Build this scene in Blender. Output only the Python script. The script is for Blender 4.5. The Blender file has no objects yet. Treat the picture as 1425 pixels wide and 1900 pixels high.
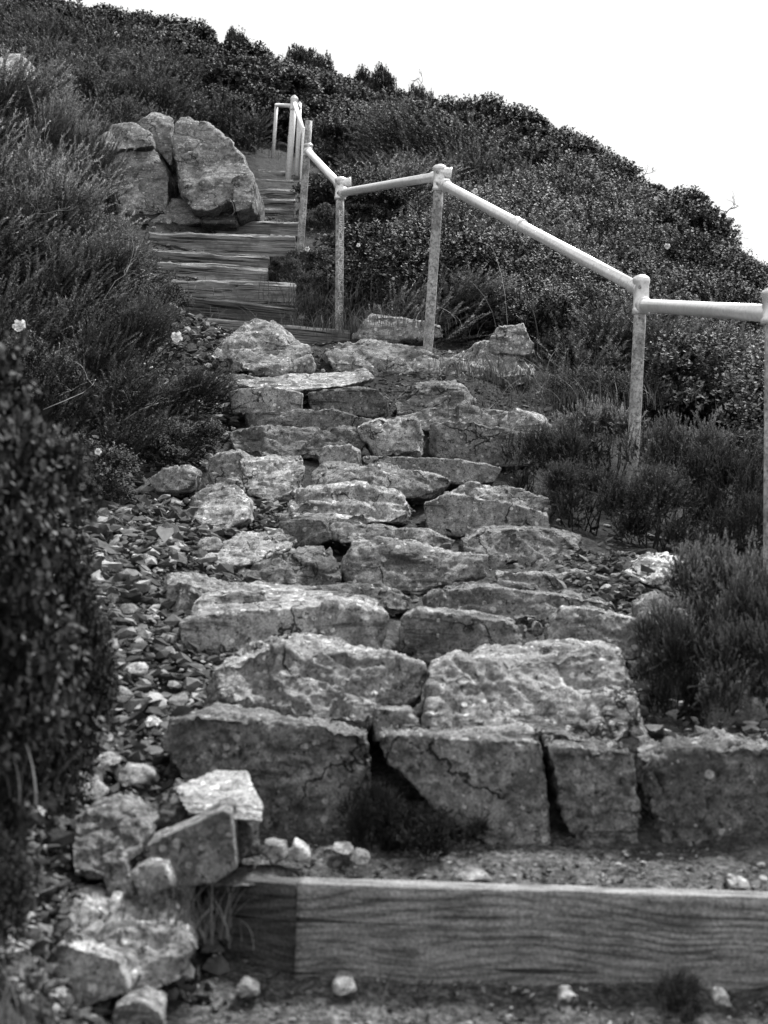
import bpy, bmesh, math, random
import numpy as np
from mathutils import Vector, Matrix

# ------------------------------------------------------------------ camera, sky, sun
S = bpy.context.scene
S.world = bpy.data.worlds.new("World")
HC, F0, CXP, CYP = 0.83, 2640.0, 712.5, 950.0       # eye height, focal length in photo pixels
CAM_ROT = Matrix.Rotation(math.radians(90 + 1.1), 3, 'X') @ Matrix.Rotation(math.radians(1.4), 3, 'Z')
cd = bpy.data.cameras.new("camera")
cam = bpy.data.objects.new("camera", cd)
S.collection.objects.link(cam)
cam.location = (0, 0, HC)
cam.rotation_euler = CAM_ROT.to_euler()
cd.sensor_fit = 'VERTICAL'; cd.sensor_height = 36; cd.lens = F0 / 1900 * 36
cd.clip_start = 0.05; cd.clip_end = 2000
cd.dof.use_dof = True; cd.dof.focus_distance = 8.6; cd.dof.aperture_fstop = 5.8
S.camera = cam
SUN_EL, SUN_AZ = math.radians(57), math.radians(34)   # azimuth clockwise from +Y (view direction)
w = S.world; w.use_nodes = True
nt = w.node_tree; nt.nodes.clear()
sky = nt.nodes.new('ShaderNodeTexSky'); sky.sky_type = 'NISHITA'; sky.sun_disc = False
sky.sun_elevation = SUN_EL; sky.sun_rotation = SUN_AZ
bw = nt.nodes.new('ShaderNodeRGBToBW')
m1 = nt.nodes.new('ShaderNodeMath'); m1.operation = 'MULTIPLY_ADD'; m1.inputs[1].default_value = 0.30; m1.inputs[2].default_value = 4.3
bg = nt.nodes.new('ShaderNodeBackground'); bg.inputs['Strength'].default_value = 0.13
wo = nt.nodes.new('ShaderNodeOutputWorld')
nt.links.new(sky.outputs[0], bw.inputs[0]); nt.links.new(bw.outputs[0], m1.inputs[0])
nt.links.new(m1.outputs[0], bg.inputs['Color']); nt.links.new(bg.outputs[0], wo.inputs['Surface'])
sl = bpy.data.lights.new("sun", 'SUN'); sl.energy = 5.0; sl.angle = math.radians(10); sl.color = (1, 1, 1)
so = bpy.data.objects.new("sun", sl); S.collection.objects.link(so)
sd = Vector((math.sin(SUN_AZ) * math.cos(SUN_EL), math.cos(SUN_AZ) * math.cos(SUN_EL), math.sin(SUN_EL)))
so.rotation_euler = sd.to_track_quat('Z', 'Y').to_euler()
S.view_settings.view_transform = 'Standard'; S.view_settings.look = 'None'
S.view_settings.exposure = 0.68; S.view_settings.gamma = 1.0
S.cycles.max_bounces = 5; S.cycles.diffuse_bounces = 3

# ------------------------------------------------------------------ helpers
rnd = random.Random(7)
COL = S.collection
def P(px, py, d):
    """world point on the ray of photo pixel (px,py), at distance d up the hill (world y)"""
    v = CAM_ROT @ Vector(((px - CXP) / F0, -(py - CYP) / F0, -1.0))
    return Vector((0, 0, HC)) + v * (d / v.y)
def tag(o, label=None, cat=None, group=None, kind=None):
    if label: o['label'] = label
    if cat: o['category'] = cat
    if group: o['group'] = group
    if kind: o['kind'] = kind
    return o
def link(name, me, mat=None, parent=None, loc=None):
    o = bpy.data.objects.new(name, me); COL.objects.link(o)
    if mat is not None and me is not None and not me.materials:
        me.materials.append(mat)
    if parent: o.parent = parent
    if loc is not None: o.location = loc
    return o
def empty(name, loc, label, cat, group=None):
    o = bpy.data.objects.new(name, None); COL.objects.link(o); o.location = loc
    o.empty_display_size = .1
    return tag(o, label, cat, group)
def np_mesh(name, co, faces, smooth=False, mats=None, midx=None):
    """co (N,3); faces (M,k) int array"""
    me = bpy.data.meshes.new(name)
    co = np.asarray(co, dtype=np.float32); faces = np.asarray(faces, dtype=np.int32)
    k = faces.shape[1]
    me.vertices.add(len(co)); me.vertices.foreach_set('co', co.ravel())
    me.loops.add(faces.size); me.loops.foreach_set('vertex_index', faces.ravel())
    me.polygons.add(len(faces))
    me.polygons.foreach_set('loop_start', np.arange(0, faces.size, k, dtype=np.int32))
    me.polygons.foreach_set('loop_total', np.full(len(faces), k, dtype=np.int32))
    if mats:
        for m in mats: me.materials.append(m)
    if midx is not None: me.polygons.foreach_set('material_index', np.asarray(midx, dtype=np.int32))
    me.polygons.foreach_set('use_smooth', np.full(len(faces), smooth, dtype=bool))
    me.update(calc_edges=True); me.validate()
    return me

# gradient noise in numpy
_r = np.random.RandomState(3); _perm = _r.permutation(256); _perm = np.concatenate([_perm, _perm, _perm])
_g = _r.normal(size=(256, 3)); _g /= np.linalg.norm(_g, axis=1)[:, None]
def noise(p):
    p = np.asarray(p, float); i = np.floor(p).astype(int); f = p - i; i &= 255
    u = f * f * f * (f * (f * 6 - 15) + 10)
    res = 0
    for a in (0, 1):
        for b in (0, 1):
            for c in (0, 1):
                h = _perm[_perm[_perm[(i[:, 0] + a) & 255] + ((i[:, 1] + b) & 255)] + ((i[:, 2] + c) & 255)]
                g = _g[h]; dd = f - np.array([a, b, c])
                wgt = (u[:, 0] if a else 1 - u[:, 0]) * (u[:, 1] if b else 1 - u[:, 1]) * (u[:, 2] if c else 1 - u[:, 2])
                res = res + wgt * (g * dd).sum(1)
    return res * 1.6
def fbm(p, o=4):
    s, a = 0, 1.0
    for k in range(o):
        s = s + a * noise(p * 2 ** k + 17.3 * k); a *= .5
    return s

# ------------------------------------------------------------------ materials
class NB:
    def __init__(self, name):
        self.m = bpy.data.materials.new(name); self.m.use_nodes = True
        self.t = self.m.node_tree; self.t.nodes.clear()
        self.out = self.t.nodes.new('ShaderNodeOutputMaterial')
        self.b = self.t.nodes.new('ShaderNodeBsdfPrincipled')
        self.t.links.new(self.b.outputs[0], self.out.inputs['Surface'])
    def n(self, typ, **kw):
        x = self.t.nodes.new(typ)
        for k, v in kw.items():
            if k in x.inputs.keys(): self.set(x.inputs[k], v)
            else: setattr(x, k, v)
        return x
    def set(self, inp, v):
        if hasattr(v, 'is_linked') or isinstance(v, bpy.types.NodeSocket): self.t.links.new(v, inp)
        else: inp.default_value = v
    def coord(self, scale=(1, 1, 1), which='Object'):
        tc = self.n('ShaderNodeTexCoord'); mp = self.n('ShaderNodeMapping')
        self.t.links.new(tc.outputs[which], mp.inputs['Vector']); mp.inputs['Scale'].default_value = scale
        return mp.outputs[0]
    def noise(self, vec, scale, detail=5, rough=.6, dist=0):
        return self.n('ShaderNodeTexNoise', Vector=vec, Scale=scale, Detail=detail, Roughness=rough, Distortion=dist).outputs['Fac']
    def ramp(self, fac, stops):
        r = self.n('ShaderNodeValToRGB', Fac=fac); e = r.color_ramp.elements
        while len(e) > 1: e.remove(e[0])
        e[0].position = stops[0][0]; e[0].color = (stops[0][1],) * 3 + (1,)
        for p, v in stops[1:]:
            x = e.new(p); x.color = (v, v, v, 1)
        return r.outputs[0]
    def math(self, op, a, b=0.0, c=0.0):
        x = self.n('ShaderNodeMath', operation=op)
        for i, v in enumerate((a, b, c)): self.set(x.inputs[i], v)
        return x.outputs[0]
    def mix(self, fac, a, b, blend='MIX'):
        x = self.n('ShaderNodeMix', data_type='RGBA', blend_type=blend)
        self.set(x.inputs[0], fac)
        for s, v in ((x.inputs[6], a), (x.inputs[7], b)):
            if isinstance(v, (int, float)): v = (v, v, v, 1)
            self.set(s, v)
        return x.outputs[2]
    def bump(self, h, strength=.5, dist=.01, normal=None):
        x = self.n('ShaderNodeBump', Strength=strength, Distance=dist, Height=h)
        if normal is not None: self.t.links.new(normal, x.inputs['Normal'])
        return x.outputs[0]
    def fin(self, col, rough=.85, normal=None, spec=.3, metal=0.0):
        self.set(self.b.inputs['Base Color'], col if not isinstance(col, float) else (col, col, col, 1))
        self.set(self.b.inputs['Roughness'], rough); self.b.inputs['Specular IOR Level'].default_value = spec
        self.b.inputs['Metallic'].default_value = metal
        if normal is not None: self.t.links.new(normal, self.b.inputs['Normal'])
        return self.m

def mat_rock():
    k = NB('rock'); oi = k.n('ShaderNodeObjectInfo'); v0 = k.coord()
    of = k.n('ShaderNodeVectorMath', operation='ADD'); k.set(of.inputs[0], v0)
    k.set(of.inputs[1], k.n('ShaderNodeCombineXYZ', X=k.math('MULTIPLY', oi.outputs['Random'], 31.0), Y=0.0, Z=0.0).outputs[0]); v = of.outputs[0]
    big = k.noise(v, 4, 5, .6, .6); mid = k.noise(v, 16, 9, .75, .5); fine = k.noise(v, 170, 4, .8)
    c = k.ramp(mid, [(.30, .13), (.42, .26), (.52, .36), (.70, .58)])
    smooth = k.ramp(k.noise(v, 6, 4, .6), [(.42, 0), (.56, .75)])          # some faces fresh and even, others weathered
    c = k.mix(smooth, c, .30)
    c = k.mix(k.ramp(k.noise(v, 30, 5, .7), [(.44, .8), (.52, 0)]), c, k.mix(1.0, c, .42, 'MULTIPLY'))
    c = k.mix(k.ramp(big, [(.34, .75), (.50, 0)]), c, .085)                  # dark crust
    # bedding: streaks along one tilted direction
    mp = k.n('ShaderNodeMapping', Vector=v); mp.inputs['Rotation'].default_value = (.25, .75, .3); mp.inputs['Scale'].default_value = (2.2, 5, 17)
    bed = k.noise(mp.outputs[0], 2.0, 5, .6, .4)
    bedm = k.math('MULTIPLY', k.ramp(bed, [(.36, 1), (.44, 0)]), k.ramp(k.noise(v, 3, 2, .5), [(.42, .1), (.56, .95)]))
    c = k.mix(k.math('MULTIPLY', bedm, .75), c, .04)
    # lichen flecks of mixed size
    vo = k.n('ShaderNodeTexVoronoi', Vector=v, Scale=42.0); vs = k.n('ShaderNodeSeparateColor', Color=vo.outputs['Color'])
    sp = k.math('LESS_THAN', vo.outputs['Distance'], k.math('MULTIPLY', k.math('POWER', vs.outputs[0], 3.0), .42))
    c = k.mix(k.math('MULTIPLY', sp, .75), c, .66)
    pits = k.ramp(k.noise(v, 75, 3, .65), [(.34, .85), (.40, 0)])
    c = k.mix(pits, c, .035)
    wn = k.n('ShaderNodeTexNoise', Vector=v, Scale=7.0, Detail=6.0)
    wv = k.n('ShaderNodeVectorMath', operation='MULTIPLY_ADD'); k.set(wv.inputs[0], wn.outputs['Color'])
    wv.inputs[1].default_value = (.35, .35, .35); k.set(wv.inputs[2], v)
    vc = k.n('ShaderNodeTexVoronoi', feature='DISTANCE_TO_EDGE', Vector=wv.outputs[0], Scale=2.6)
    cr = k.math('MULTIPLY', k.ramp(vc.outputs['Distance'], [(.0, 1), (.006, .9), (.014, 0)]), k.ramp(k.noise(v, 4.5, 3, .5), [(.48, 0), (.54, .95)]))
    c = k.mix(cr, c, .015)
    c = k.mix(1.0, c, k.ramp(fine, [(.34, .45), (.5, .95), (.68, 1.6)]), 'MULTIPLY')
    c = k.mix(1.0, c, oi.outputs['Color'], 'MULTIPLY')
    h = k.math('ADD', k.math('MULTIPLY', mid, 1.2), k.math('MULTIPLY', fine, .22))
    h = k.math('SUBTRACT', h, k.math('ADD', k.math('MULTIPLY', cr, 1.0), k.math('ADD', k.math('MULTIPLY', bedm, .5), k.math('MULTIPLY', pits, .35))))
    return k.fin(c, .88, k.bump(h, .9, .016), .2)
def mat_dirt():
    k = NB('dirt'); v = k.coord()
    a = k.noise(v, 2.5, 6, .65); b = k.noise(v, 30, 8, .75); f = k.noise(v, 170, 4, .7)
    c = k.ramp(b, [(.3, .05), (.5, .15), (.7, .32)])
    c = k.mix(k.ramp(a, [(.38, .65), (.6, 0)]), c, .07)
    c = k.mix(.8, c, k.ramp(f, [(.3, .4), (.55, 1.0), (.75, 1.5)]), 'MULTIPLY')
    gz = k.ramp(k.noise(v, 70, 5, .75), [(.38, .3), (.5, .95), (.62, 2.0)])
    c = k.mix(.9, c, gz, 'MULTIPLY')
    h = k.math('ADD', k.math('ADD', b, k.math('MULTIPLY', f, .5)), k.math('MULTIPLY', k.noise(v, 70, 5, .75), .5))
    return k.fin(c, .95, k.bump(h, 1.0, .02), .15)
def mat_hill():
    k = NB('hill_soil'); v = k.coord()
    b = k.noise(v, 12, 8, .75); a = k.noise(v, 1.2, 4, .6)
    c = k.ramp(b, [(.35, .018), (.6, .07), (.75, .14)])
    # bare gravelly soil close to the steps, leaf litter beyond
    sx = k.n('ShaderNodeSeparateXYZ', Vector=k.coord())
    near = k.ramp(k.math('ADD', k.math('MULTIPLY', sx.outputs[1], .1), k.math('MULTIPLY', a, .3)), [(.62, 1), (.78, 0)])
    d = k.ramp(b, [(.3, .03), (.5, .08), (.7, .20)])
    c = k.mix(near, c, d)
    f = k.noise(v, 85, 6, .8)
    c = k.mix(.9, c, k.ramp(f, [(.36, .25), (.5, .9), (.64, 1.9)]), 'MULTIPLY')
    return k.fin(c, .95, k.bump(k.math('ADD', b, k.math('MULTIPLY', f, .5)), 1.0, .03), .1)
def mat_wood(name, grain=1.0, dark=.10, light=.26):
    k = NB(name); v = k.coord((1.0, 7, 7)); oi = k.n('ShaderNodeObjectInfo')
    n1 = k.noise(v, 1.6, 4, .6, .6)
    v2 = k.coord()
    low = k.n('ShaderNodeTexNoise', Vector=k.coord((.9, 1.0, 1.6)), Scale=1.7, Detail=2.0)
    sx = k.n('ShaderNodeSeparateXYZ', Vector=v2)
    kd = None; kmask = None                                   # knots at fixed places on the face
    for kx, kz, kr in ((.70, -.045, .035), (.20, -.12, .02), (1.02, -.15, .025)):
        dx = k.math('POWER', k.math('DIVIDE', k.math('SUBTRACT', sx.outputs[0], kx), kr * 2.6), 2.0); dz = k.math('POWER', k.math('DIVIDE', k.math('SUBTRACT', sx.outputs[2], kz), kr), 2.0)
        e = k.math('EXPONENT', k.math('MULTIPLY', k.math('ADD', dx, dz), -.6)); kd = e if kd is None else k.math('ADD', kd, e)
    r = k.math('ADD', k.math('MULTIPLY', sx.outputs[2], 140.0), k.math('MULTIPLY', low.outputs['Fac'], 30.0))
    r = k.math('ADD', r, k.math('MULTIPLY', kd, 4.5))
    r = k.math('ADD', r, k.math('MULTIPLY', n1, 1.6))
    ring = k.math('POWER', k.math('MULTIPLY_ADD', k.math('SINE', k.math('MULTIPLY', r, 3.1)), .5, .5), .55)
    rm = k.ramp(k.noise(k.coord((1.0, 5, 7)), 1.3, 3, .6), [(.38, .25), (.58, 1)])
    ring = k.math('ADD', k.math('MULTIPLY', ring, rm), k.math('MULTIPLY', k.math('SUBTRACT', 1.0, rm), .7))
    fine = k.noise(k.coord((2.5, 120, 120)), 1.0, 4, .7)
    c = k.ramp(ring, [(.0, dark * .6), (.3, (dark + light) * .45), (.9, light)])
    c = k.mix(.55, c, k.ramp(fine, [(.25, .35), (.5, 1.0), (.75, 1.4)]), 'MULTIPLY')
    st = k.noise(v, 4.0, 6, .7, .2)
    crk = k.ramp(k.noise(k.coord((.9, 26, 26)), 1.6, 3, .55, .5), [(.34, 1), (.37, 0)])
    c = k.mix(k.math('MULTIPLY', crk, .85), c, .015)
    c = k.mix(k.ramp(k.noise(v2, 7, 5, .65), [(.38, .6), (.52, 0)]), c, k.mix(1, c, .45, 'MULTIPLY'))
    c = k.mix(k.ramp(kd, [(.75, 0), (.95, .6)]), c, .05)
    c = k.mix(.9, c, k.ramp(k.noise(v2, 160, 3, .7), [(.3, .4), (.5, 1), (.7, 1.6)]), 'MULTIPLY')
    c = k.mix(.8, c, k.ramp(k.noise(k.coord((9, 60, 60)), 1.0, 5, .8, .3), [(.36, .35), (.5, 1), (.66, 1.5)]), 'MULTIPLY')
    c = k.mix(1.0, c, oi.outputs['Color'], 'MULTIPLY')
    h = k.math('SUBTRACT', k.math('ADD', k.math('MULTIPLY', ring, .45), fine), k.math('MULTIPLY', crk, 1.5))
    return k.fin(c, .85, k.bump(h, .7 * grain, .006), .25)
def mat_old():
    k = NB('weathered_timber'); oi = k.n('ShaderNodeObjectInfo'); v2 = k.coord()
    gr = k.noise(k.coord((1.2, 26, 26)), 1.6, 7, .72, .7); fi = k.noise(k.coord((5, 140, 140)), 1.0, 5, .75)
    c = k.ramp(gr, [(.30, .05), (.42, .15), (.55, .26), (.7, .42)])
    c = k.mix(.9, c, k.ramp(fi, [(.3, .35), (.5, 1.0), (.7, 1.6)]), 'MULTIPLY')
    crk = k.ramp(k.noise(k.coord((.8, 30, 30)), 1.3, 3, .5, .9), [(.36, 1), (.40, 0)])
    c = k.mix(k.math('MULTIPLY', crk, .9), c, .012)
    c = k.mix(k.ramp(k.noise(v2, 5, 5, .65), [(.36, .7), (.5, 0)]), c, .08)
    c = k.mix(1.0, c, oi.outputs['Color'], 'MULTIPLY')
    return k.fin(c, .9, k.bump(k.math('SUBTRACT', k.math('ADD', gr, k.math('MULTIPLY', fi, .5)), k.math('MULTIPLY', crk, 1.5)), 1.0, .012), .2)
def mat_leaf(name, lo, hi, rough=.5, spec=.5):
    k = NB(name); g = k.n('ShaderNodeNewGeometry'); oi = k.n('ShaderNodeObjectInfo'); v = k.coord()
    c = k.ramp(g.outputs['Random Per Island'], [(0, lo), (.7, (lo + hi) / 2), (1, hi)])
    c = k.mix(.7, c, k.ramp(k.noise(v, 5, 3, .6), [(.35, .55), (.5, 1), (.65, 1.5)]), 'MULTIPLY')
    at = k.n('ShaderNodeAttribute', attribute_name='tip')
    c = k.mix(1.0, c, k.ramp(at.outputs['Fac'], [(0, .45), (.55, .85), (1, 3.2)]), 'MULTIPLY')  # paler new tips, plus foliage highlights and shaded interior painted into the colour
    c = k.mix(1.0, c, oi.outputs['Color'], 'MULTIPLY')
    return k.fin(c, rough, None, spec)
def mat_metal(name, lo, hi, mott=.5, metal=.35, rough=.42):
    k = NB(name); v = k.coord((1, 1, 1))
    a = k.noise(v, 9, 6, .65, .3); b = k.noise(v, 60, 5, .75)
    c = k.ramp(b, [(.36, lo), (.5, (lo + hi) * .55), (.62, hi)])
    c = k.mix(k.ramp(a, [(.35, mott), (.58, 0)]), c, lo * .9)
    return k.fin(c, k.ramp(b, [(.3, rough + .2), (.7, rough)]), k.bump(b, .25, .002), .5, metal)
def mat_plain(name, v_, rough=.8, spec=.3):
    k = NB(name); c = k.mix(.6, v_, k.ramp(k.noise(k.coord(), 40, 5, .7), [(.3, .5), (.5, 1), (.7, 1.4)]), 'MULTIPLY')
    return k.fin(c, rough, None, spec)
M = dict(rock=mat_rock(), dirt=mat_dirt(), hill=mat_hill(),
         wood=mat_wood('sawn_timber', .6, .13, .30), oldwood=mat_old(),
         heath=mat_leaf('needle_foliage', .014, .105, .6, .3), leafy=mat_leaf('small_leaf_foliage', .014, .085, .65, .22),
         twig=mat_plain('twig_bark', .025, .9, .1), pale=mat_plain('pale_dead_twig', .32), dry=mat_leaf('dry_grass', .14, .34, .7, .2),
         rail=mat_metal('galvanised_rail', .60, .82, .35, .65, .34), post=mat_metal('lichened_post', .10, .62, .7, .05, .7),
         white=mat_plain('white_petal', .85, .6), scratch=mat_plain('scratched_paint', .75, .6),
         white_paint=mat_metal('white_painted_post', .55, .85, .2, .0, .5))

# ------------------------------------------------------------------ hill shape
CTRL = [ # (px, py, d) points where the photo shows (or hides) the ground
 (712,1880,2.5),(1300,1890,2.5),(450,1850,2.5),(100,1880,2.35),(-200,1850,2.3),
 (-900,1200,2.5),(-700,900,4),(1900,1950,2.5),(2600,1900,3),
 (0,1345,2.6),(-150,1330,2.4),(-300,1250,2.6),(0,1600,2.35),(60,1480,2.62),(-100,1600,2.2),
 (400,1800,2.62),(470,1835,2.58),(330,1790,2.6),
 (712,1600,2.9),(1100,1600,2.9),(400,1560,2.9),(200,1500,2.8),
 (600,1400,3.3),(1100,1420,3.3),(200,1290,3.3),(60,1250,3.2),(1400,1410,3.15),
 (600,1230,3.75),(1050,1240,3.75),(230,1160,3.8),(1330,1290,3.8),
 (600,1130,4.3),(1000,1140,4.3),(270,1060,4.4),(1280,1150,4.5),
 (550,1080,4.8),(1000,1085,4.8),(1200,1060,4.75),(300,1000,4.9),
 (500,1000,5.3),(950,1010,5.4),(280,940,5.6),(550,940,5.8),(950,960,5.8),(1200,985,6.0),
 (500,880,6.4),(900,890,6.4),(250,870,6.3),(480,810,6.9),(900,820,6.9),(1190,935,6.6),(1425,950,6.5),
 (480,740,7.5),(850,740,7.6),(330,720,7.5),(100,720,7.2),(500,670,8.2),(850,665,8.3),(1050,730,8.2),
 (1300,800,8.3),(440,630,9.35),(620,625,9.9),(800,640,9.0),
 (440,600,10.1),(430,568,10.4),(400,520,10.9),(420,490,11.5),(420,470,12.0),(430,428,12.7),(500,405,13.4),(505,392,14.2),(508,372,15.2),(510,352,16.3),(510,332,17.5),(300,560,9.0),(200,600,8.2),(60,560,8.6),
 (700,540,11.5),(900,580,11.0),(1150,670,11.0),(1400,760,11.0),
 (560,430,12.8),(330,390,12.6),(150,400,12.4),(-100,380,12),
 (510,300,19),(620,330,17),(300,260,17),(100,230,17),(-200,150,17),
 (850,425,16),(1100,545,16),(1400,720,16),(1800,860,16),
 (500,230,25),(250,175,24),(0,110,24),(-400,-30,24),(750,325,24),(1000,400,23),(1250,560,23),(1425,690,23),(1700,830,23),
 (420,190,33),(200,155,31),(0,100,29),(-400,-40,30),(640,250,33),(800,330,32),(970,335,31),(1160,420,29),(1300,545,28),(1425,650,27),(1700,800,27)]
cp = np.array([list(P(*c)) for c in CTRL])
extra = []
for x, y, z in [(-30, 30, 17), (-30, 10, 9), (-20, 0, 5), (30, 30, 0), (30, 10, -4), (20, 0, -3), (0, -8, -3), (-10, 55, 12), (10, 55, 6), (40, 55, -2), (-40, 55, 16), (-2, 42, 12.2), (6, 42, 8.4), (14, 40, 4.5), (-12, 42, 14)]:
    extra.append((x, y, z))
cp = np.vstack([cp, np.array(extra)])
def _tps(r): 
    r = np.maximum(r, 1e-6); return r * r * np.log(r)
_A = _tps(np.linalg.norm(cp[:, None, :2] - cp[None, :, :2], axis=2)) + np.eye(len(cp)) * .02
_Pm = np.c_[np.ones(len(cp)), cp[:, :2]]
_L = np.block([[_A, _Pm], [_Pm.T, np.zeros((3, 3))]])
_W = np.linalg.solve(_L, np.r_[cp[:, 2], np.zeros(3)])
def H(x, y):
    x = np.atleast_1d(np.asarray(x, float)); y = np.atleast_1d(np.asarray(y, float)); out = np.zeros(len(x))
    for s in range(0, len(x), 20000):
        a = x[s:s + 20000]; b = y[s:s + 20000]
        r = np.hypot(a[:, None] - cp[None, :, 0], b[:, None] - cp[None, :, 1])
        out[s:s + 20000] = _tps(r) @ _W[:-3] + _W[-3] + _W[-2] * a + _W[-1] * b
    return out
def build_hill():
    u = np.linspace(-1, 1, 330); xs = np.sinh(u * 4.2) / np.sinh(4.2) * 45 + .1
    v = np.linspace(0, 1, 380); ys = -8 + 8 * (v / .1).clip(0, 1) + np.where(v > .1, 1, 0) * (np.sinh((v - .1).clip(0) / .9 * 2.6) / np.sinh(2.6) * 62)
    X, Y = np.meshgrid(xs, ys); X = X.ravel(); Y = Y.ravel(); Z = H(X, Y)
    p = np.c_[X, Y, np.zeros(len(X))]
    Z = Z - .02 + .024 * fbm(p * 7, 4) + .02 * noise(p * 1.7) + .006 * noise(p * 40)
    nx, ny = len(xs), len(ys); i = np.arange(ny - 1)[:, None] * nx + np.arange(nx - 1)[None, :]
    i = i.ravel(); f = np.c_[i, i + 1, i + nx + 1, i + nx]
    o = link('hill', np_mesh('hill', np.c_[X, Y, Z], f, True), M['hill']); tag(o, kind='structure')
build_hill()
# wide low land all round, so that the place does not end
bm = bmesh.new(); bmesh.ops.create_grid(bm, x_segments=40, y_segments=40, size=900)
for v in bm.verts: v.co.z = -9 + 2 * math.sin(v.co.x * .01) * math.cos(v.co.y * .013)
me = bpy.data.meshes.new('ground'); bm.to_mesh(me); bm.free(); tag(link('ground', me, M['hill']), kind='structure')

# ------------------------------------------------------------------ rocks
def hull_pts(spec):
    out, db, dt, th = spec['o'], spec['db'], spec['dt'], spec['th']
    ys = [q[1] for q in out]; y0, y1 = min(ys), max(ys)
    pts = []
    for q in out:
        d = q[2] if len(q) > 2 else dt + (db - dt) * (q[1] - y0) / max(1, y1 - y0)
        p = P(q[0], q[1], d); pts.append(p)
    c = sum(pts, Vector()) / len(pts)
    bk = []
    for p in pts:
        b = c + (p - c) * .86; b.y = p.y + th; b.z = p.z + (spec.get('rise', min(.004, .02 * th)) if p.z > c.z else -min(.04, .13 * th))
        b.x = c.x + (p.x - c.x) * .92; bk.append(b)
    for e in spec.get('x', []): bk.append(P(*e))
    return pts + bk
def unit_(v): return v / np.linalg.norm(v)
def rockify(pts, vox, seed, amp=1.0, strat=0.0, rough=1.0, cham=1.0):
    bm = bmesh.new()
    for p in pts: bm.verts.new(p)
    r = bmesh.ops.convex_hull(bm, input=bm.verts)
    bmesh.ops.delete(bm, geom=[g for g in r['geom_interior'] if isinstance(g, bmesh.types.BMVert)], context='VERTS')
    Rc = np.random.RandomState(seed + 500)
    P0 = np.array([list(v.co) for v in bm.verts]); ext = float(np.median(P0.max(0) - P0.min(0)))
    for kc in range(int(9 * min(1.6, amp + .3))):
        nn = unit_(Rc.normal(size=3) * [1, 1, .8]); dd = float((P0 @ nn).max()) - Rc.uniform(.01, .11) * ext * min(1.2, amp) * cham
        bmesh.ops.bisect_plane(bm, geom=bm.verts[:] + bm.edges[:] + bm.faces[:], plane_co=Vector(nn * dd), plane_no=Vector(nn), clear_outer=True)
        be = [e_ for e_ in bm.edges if e_.is_boundary]
        if be: bmesh.ops.holes_fill(bm, edges=be, sides=0)
    bmesh.ops.triangulate(bm, faces=bm.faces[:])
    me = bpy.data.meshes.new('t'); bm.to_mesh(me); bm.free()
    o = bpy.data.objects.new('t', me); COL.objects.link(o)
    md = o.modifiers.new('r', 'REMESH'); md.mode = 'VOXEL'; md.voxel_size = vox; md.adaptivity = 0
    dg = bpy.context.evaluated_depsgraph_get(); ev = o.evaluated_get(dg)
    m2 = bpy.data.meshes.new_from_object(ev)
    bpy.data.objects.remove(o); bpy.data.meshes.remove(me)
    n = len(m2.vertices); co = np.empty(n * 3, np.float32); m2.vertices.foreach_get('co', co); co = co.reshape(-1, 3).astype(float)
    nr = np.empty(n * 3, np.float32); m2.vertices.foreach_get('normal', nr); nr = nr.reshape(-1, 3).astype(float)
    lo, hi = co.min(0), co.max(0); size = float(np.median(hi - lo))
    o3 = seed * 13.7
    q = co + o3
    a = amp * size
    warp = np.c_[noise(q * 3), noise(q * 3 + 31), noise(q * 3 + 57)]
    d = .020 * a * noise(q / size * 1.3)
    # chipped ledges: quantised noise gives broken flat facets
    n1 = fbm(q / size * 2.2 + warp * .25, 3); st = np.floor(n1 * 4) / 4; fr = n1 * 4 - np.floor(n1 * 4)
    d += .04 * a * (st + np.clip((fr - .82) / .18, 0, 1) / 4 - n1 * .35)
    rid = 1 - np.abs(noise(q * 9 / max(.5, size * 3) + warp * .4)) * 2
    d -= .030 * a * np.clip(rid - .72, 0, 1) * 3
    d += .006 * a * fbm(q / size * 11, 3)
    ct, st_ = math.cos(.75), math.sin(.75); qr = np.c_[(q[:, 0] * ct + q[:, 2] * st_) * 3, q[:, 1] * 3, (-q[:, 0] * st_ + q[:, 2] * ct) * 13]
    cn = noise(qr / max(.5, size * 2.2) + warp * .5)
    d -= .030 * a * np.clip(cn - .28, 0, .25) * np.clip(.5 + noise(q * 2.2 + 5) * 1.5, 0, 1.3)
    fk = min(1, size * 5) * min(1, amp) * rough
    d += fk * (.0030 * noise(q * 55) + .0018 * noise(q * 110) - .006 * min(1, size * 3) * np.abs(noise(q * 26 + warp)))
    d -= fk * .010 * min(1, size * 3) * np.clip(noise(q * 11 + warp * 2) - .35, 0, 1)
    Rr = np.random.RandomState(seed)
    for cells, off, grd in ((14, .040, .05), (90, .012, .05)):
        sdp = lo + Rr.uniform(-.05, 1.05, (cells, 3)) * (hi - lo)
        wq = co + warp * size * .05 + .02 * size * np.c_[noise(q * 14 / size * .5), noise(q * 14 / size * .5 + 9), noise(q * 14 / size * .5 + 23)]
        best = np.full(n, 1e9); bi = np.zeros(n, int)
        for kq in range(cells):
            dq = ((wq - sdp[kq]) ** 2).sum(1); mk = dq < best; best[mk] = dq[mk]; bi[mk] = kq
        of = Rr.uniform(-1, .45, cells) * off * a; gr = Rr.normal(size=(cells, 3)) * grd
        d += of[bi] + amp * .8 * (gr[bi] * (co - sdp[bi])).sum(1).clip(-.05 * size, .05 * size) * (1 if cells < 50 else .6)
    if strat:
        zz = co[:, 2] + .18 * co[:, 0] + .05 * noise(q * 2.5)
        s = np.sin(zz * strat + 3 * noise(q * 1.5)); d += .007 * a * 3 * np.sign(s) * np.abs(s) ** .4
    co = co + nr * d[:, None]
    m2.vertices.foreach_set('co', co.astype(np.float32).ravel())
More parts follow.
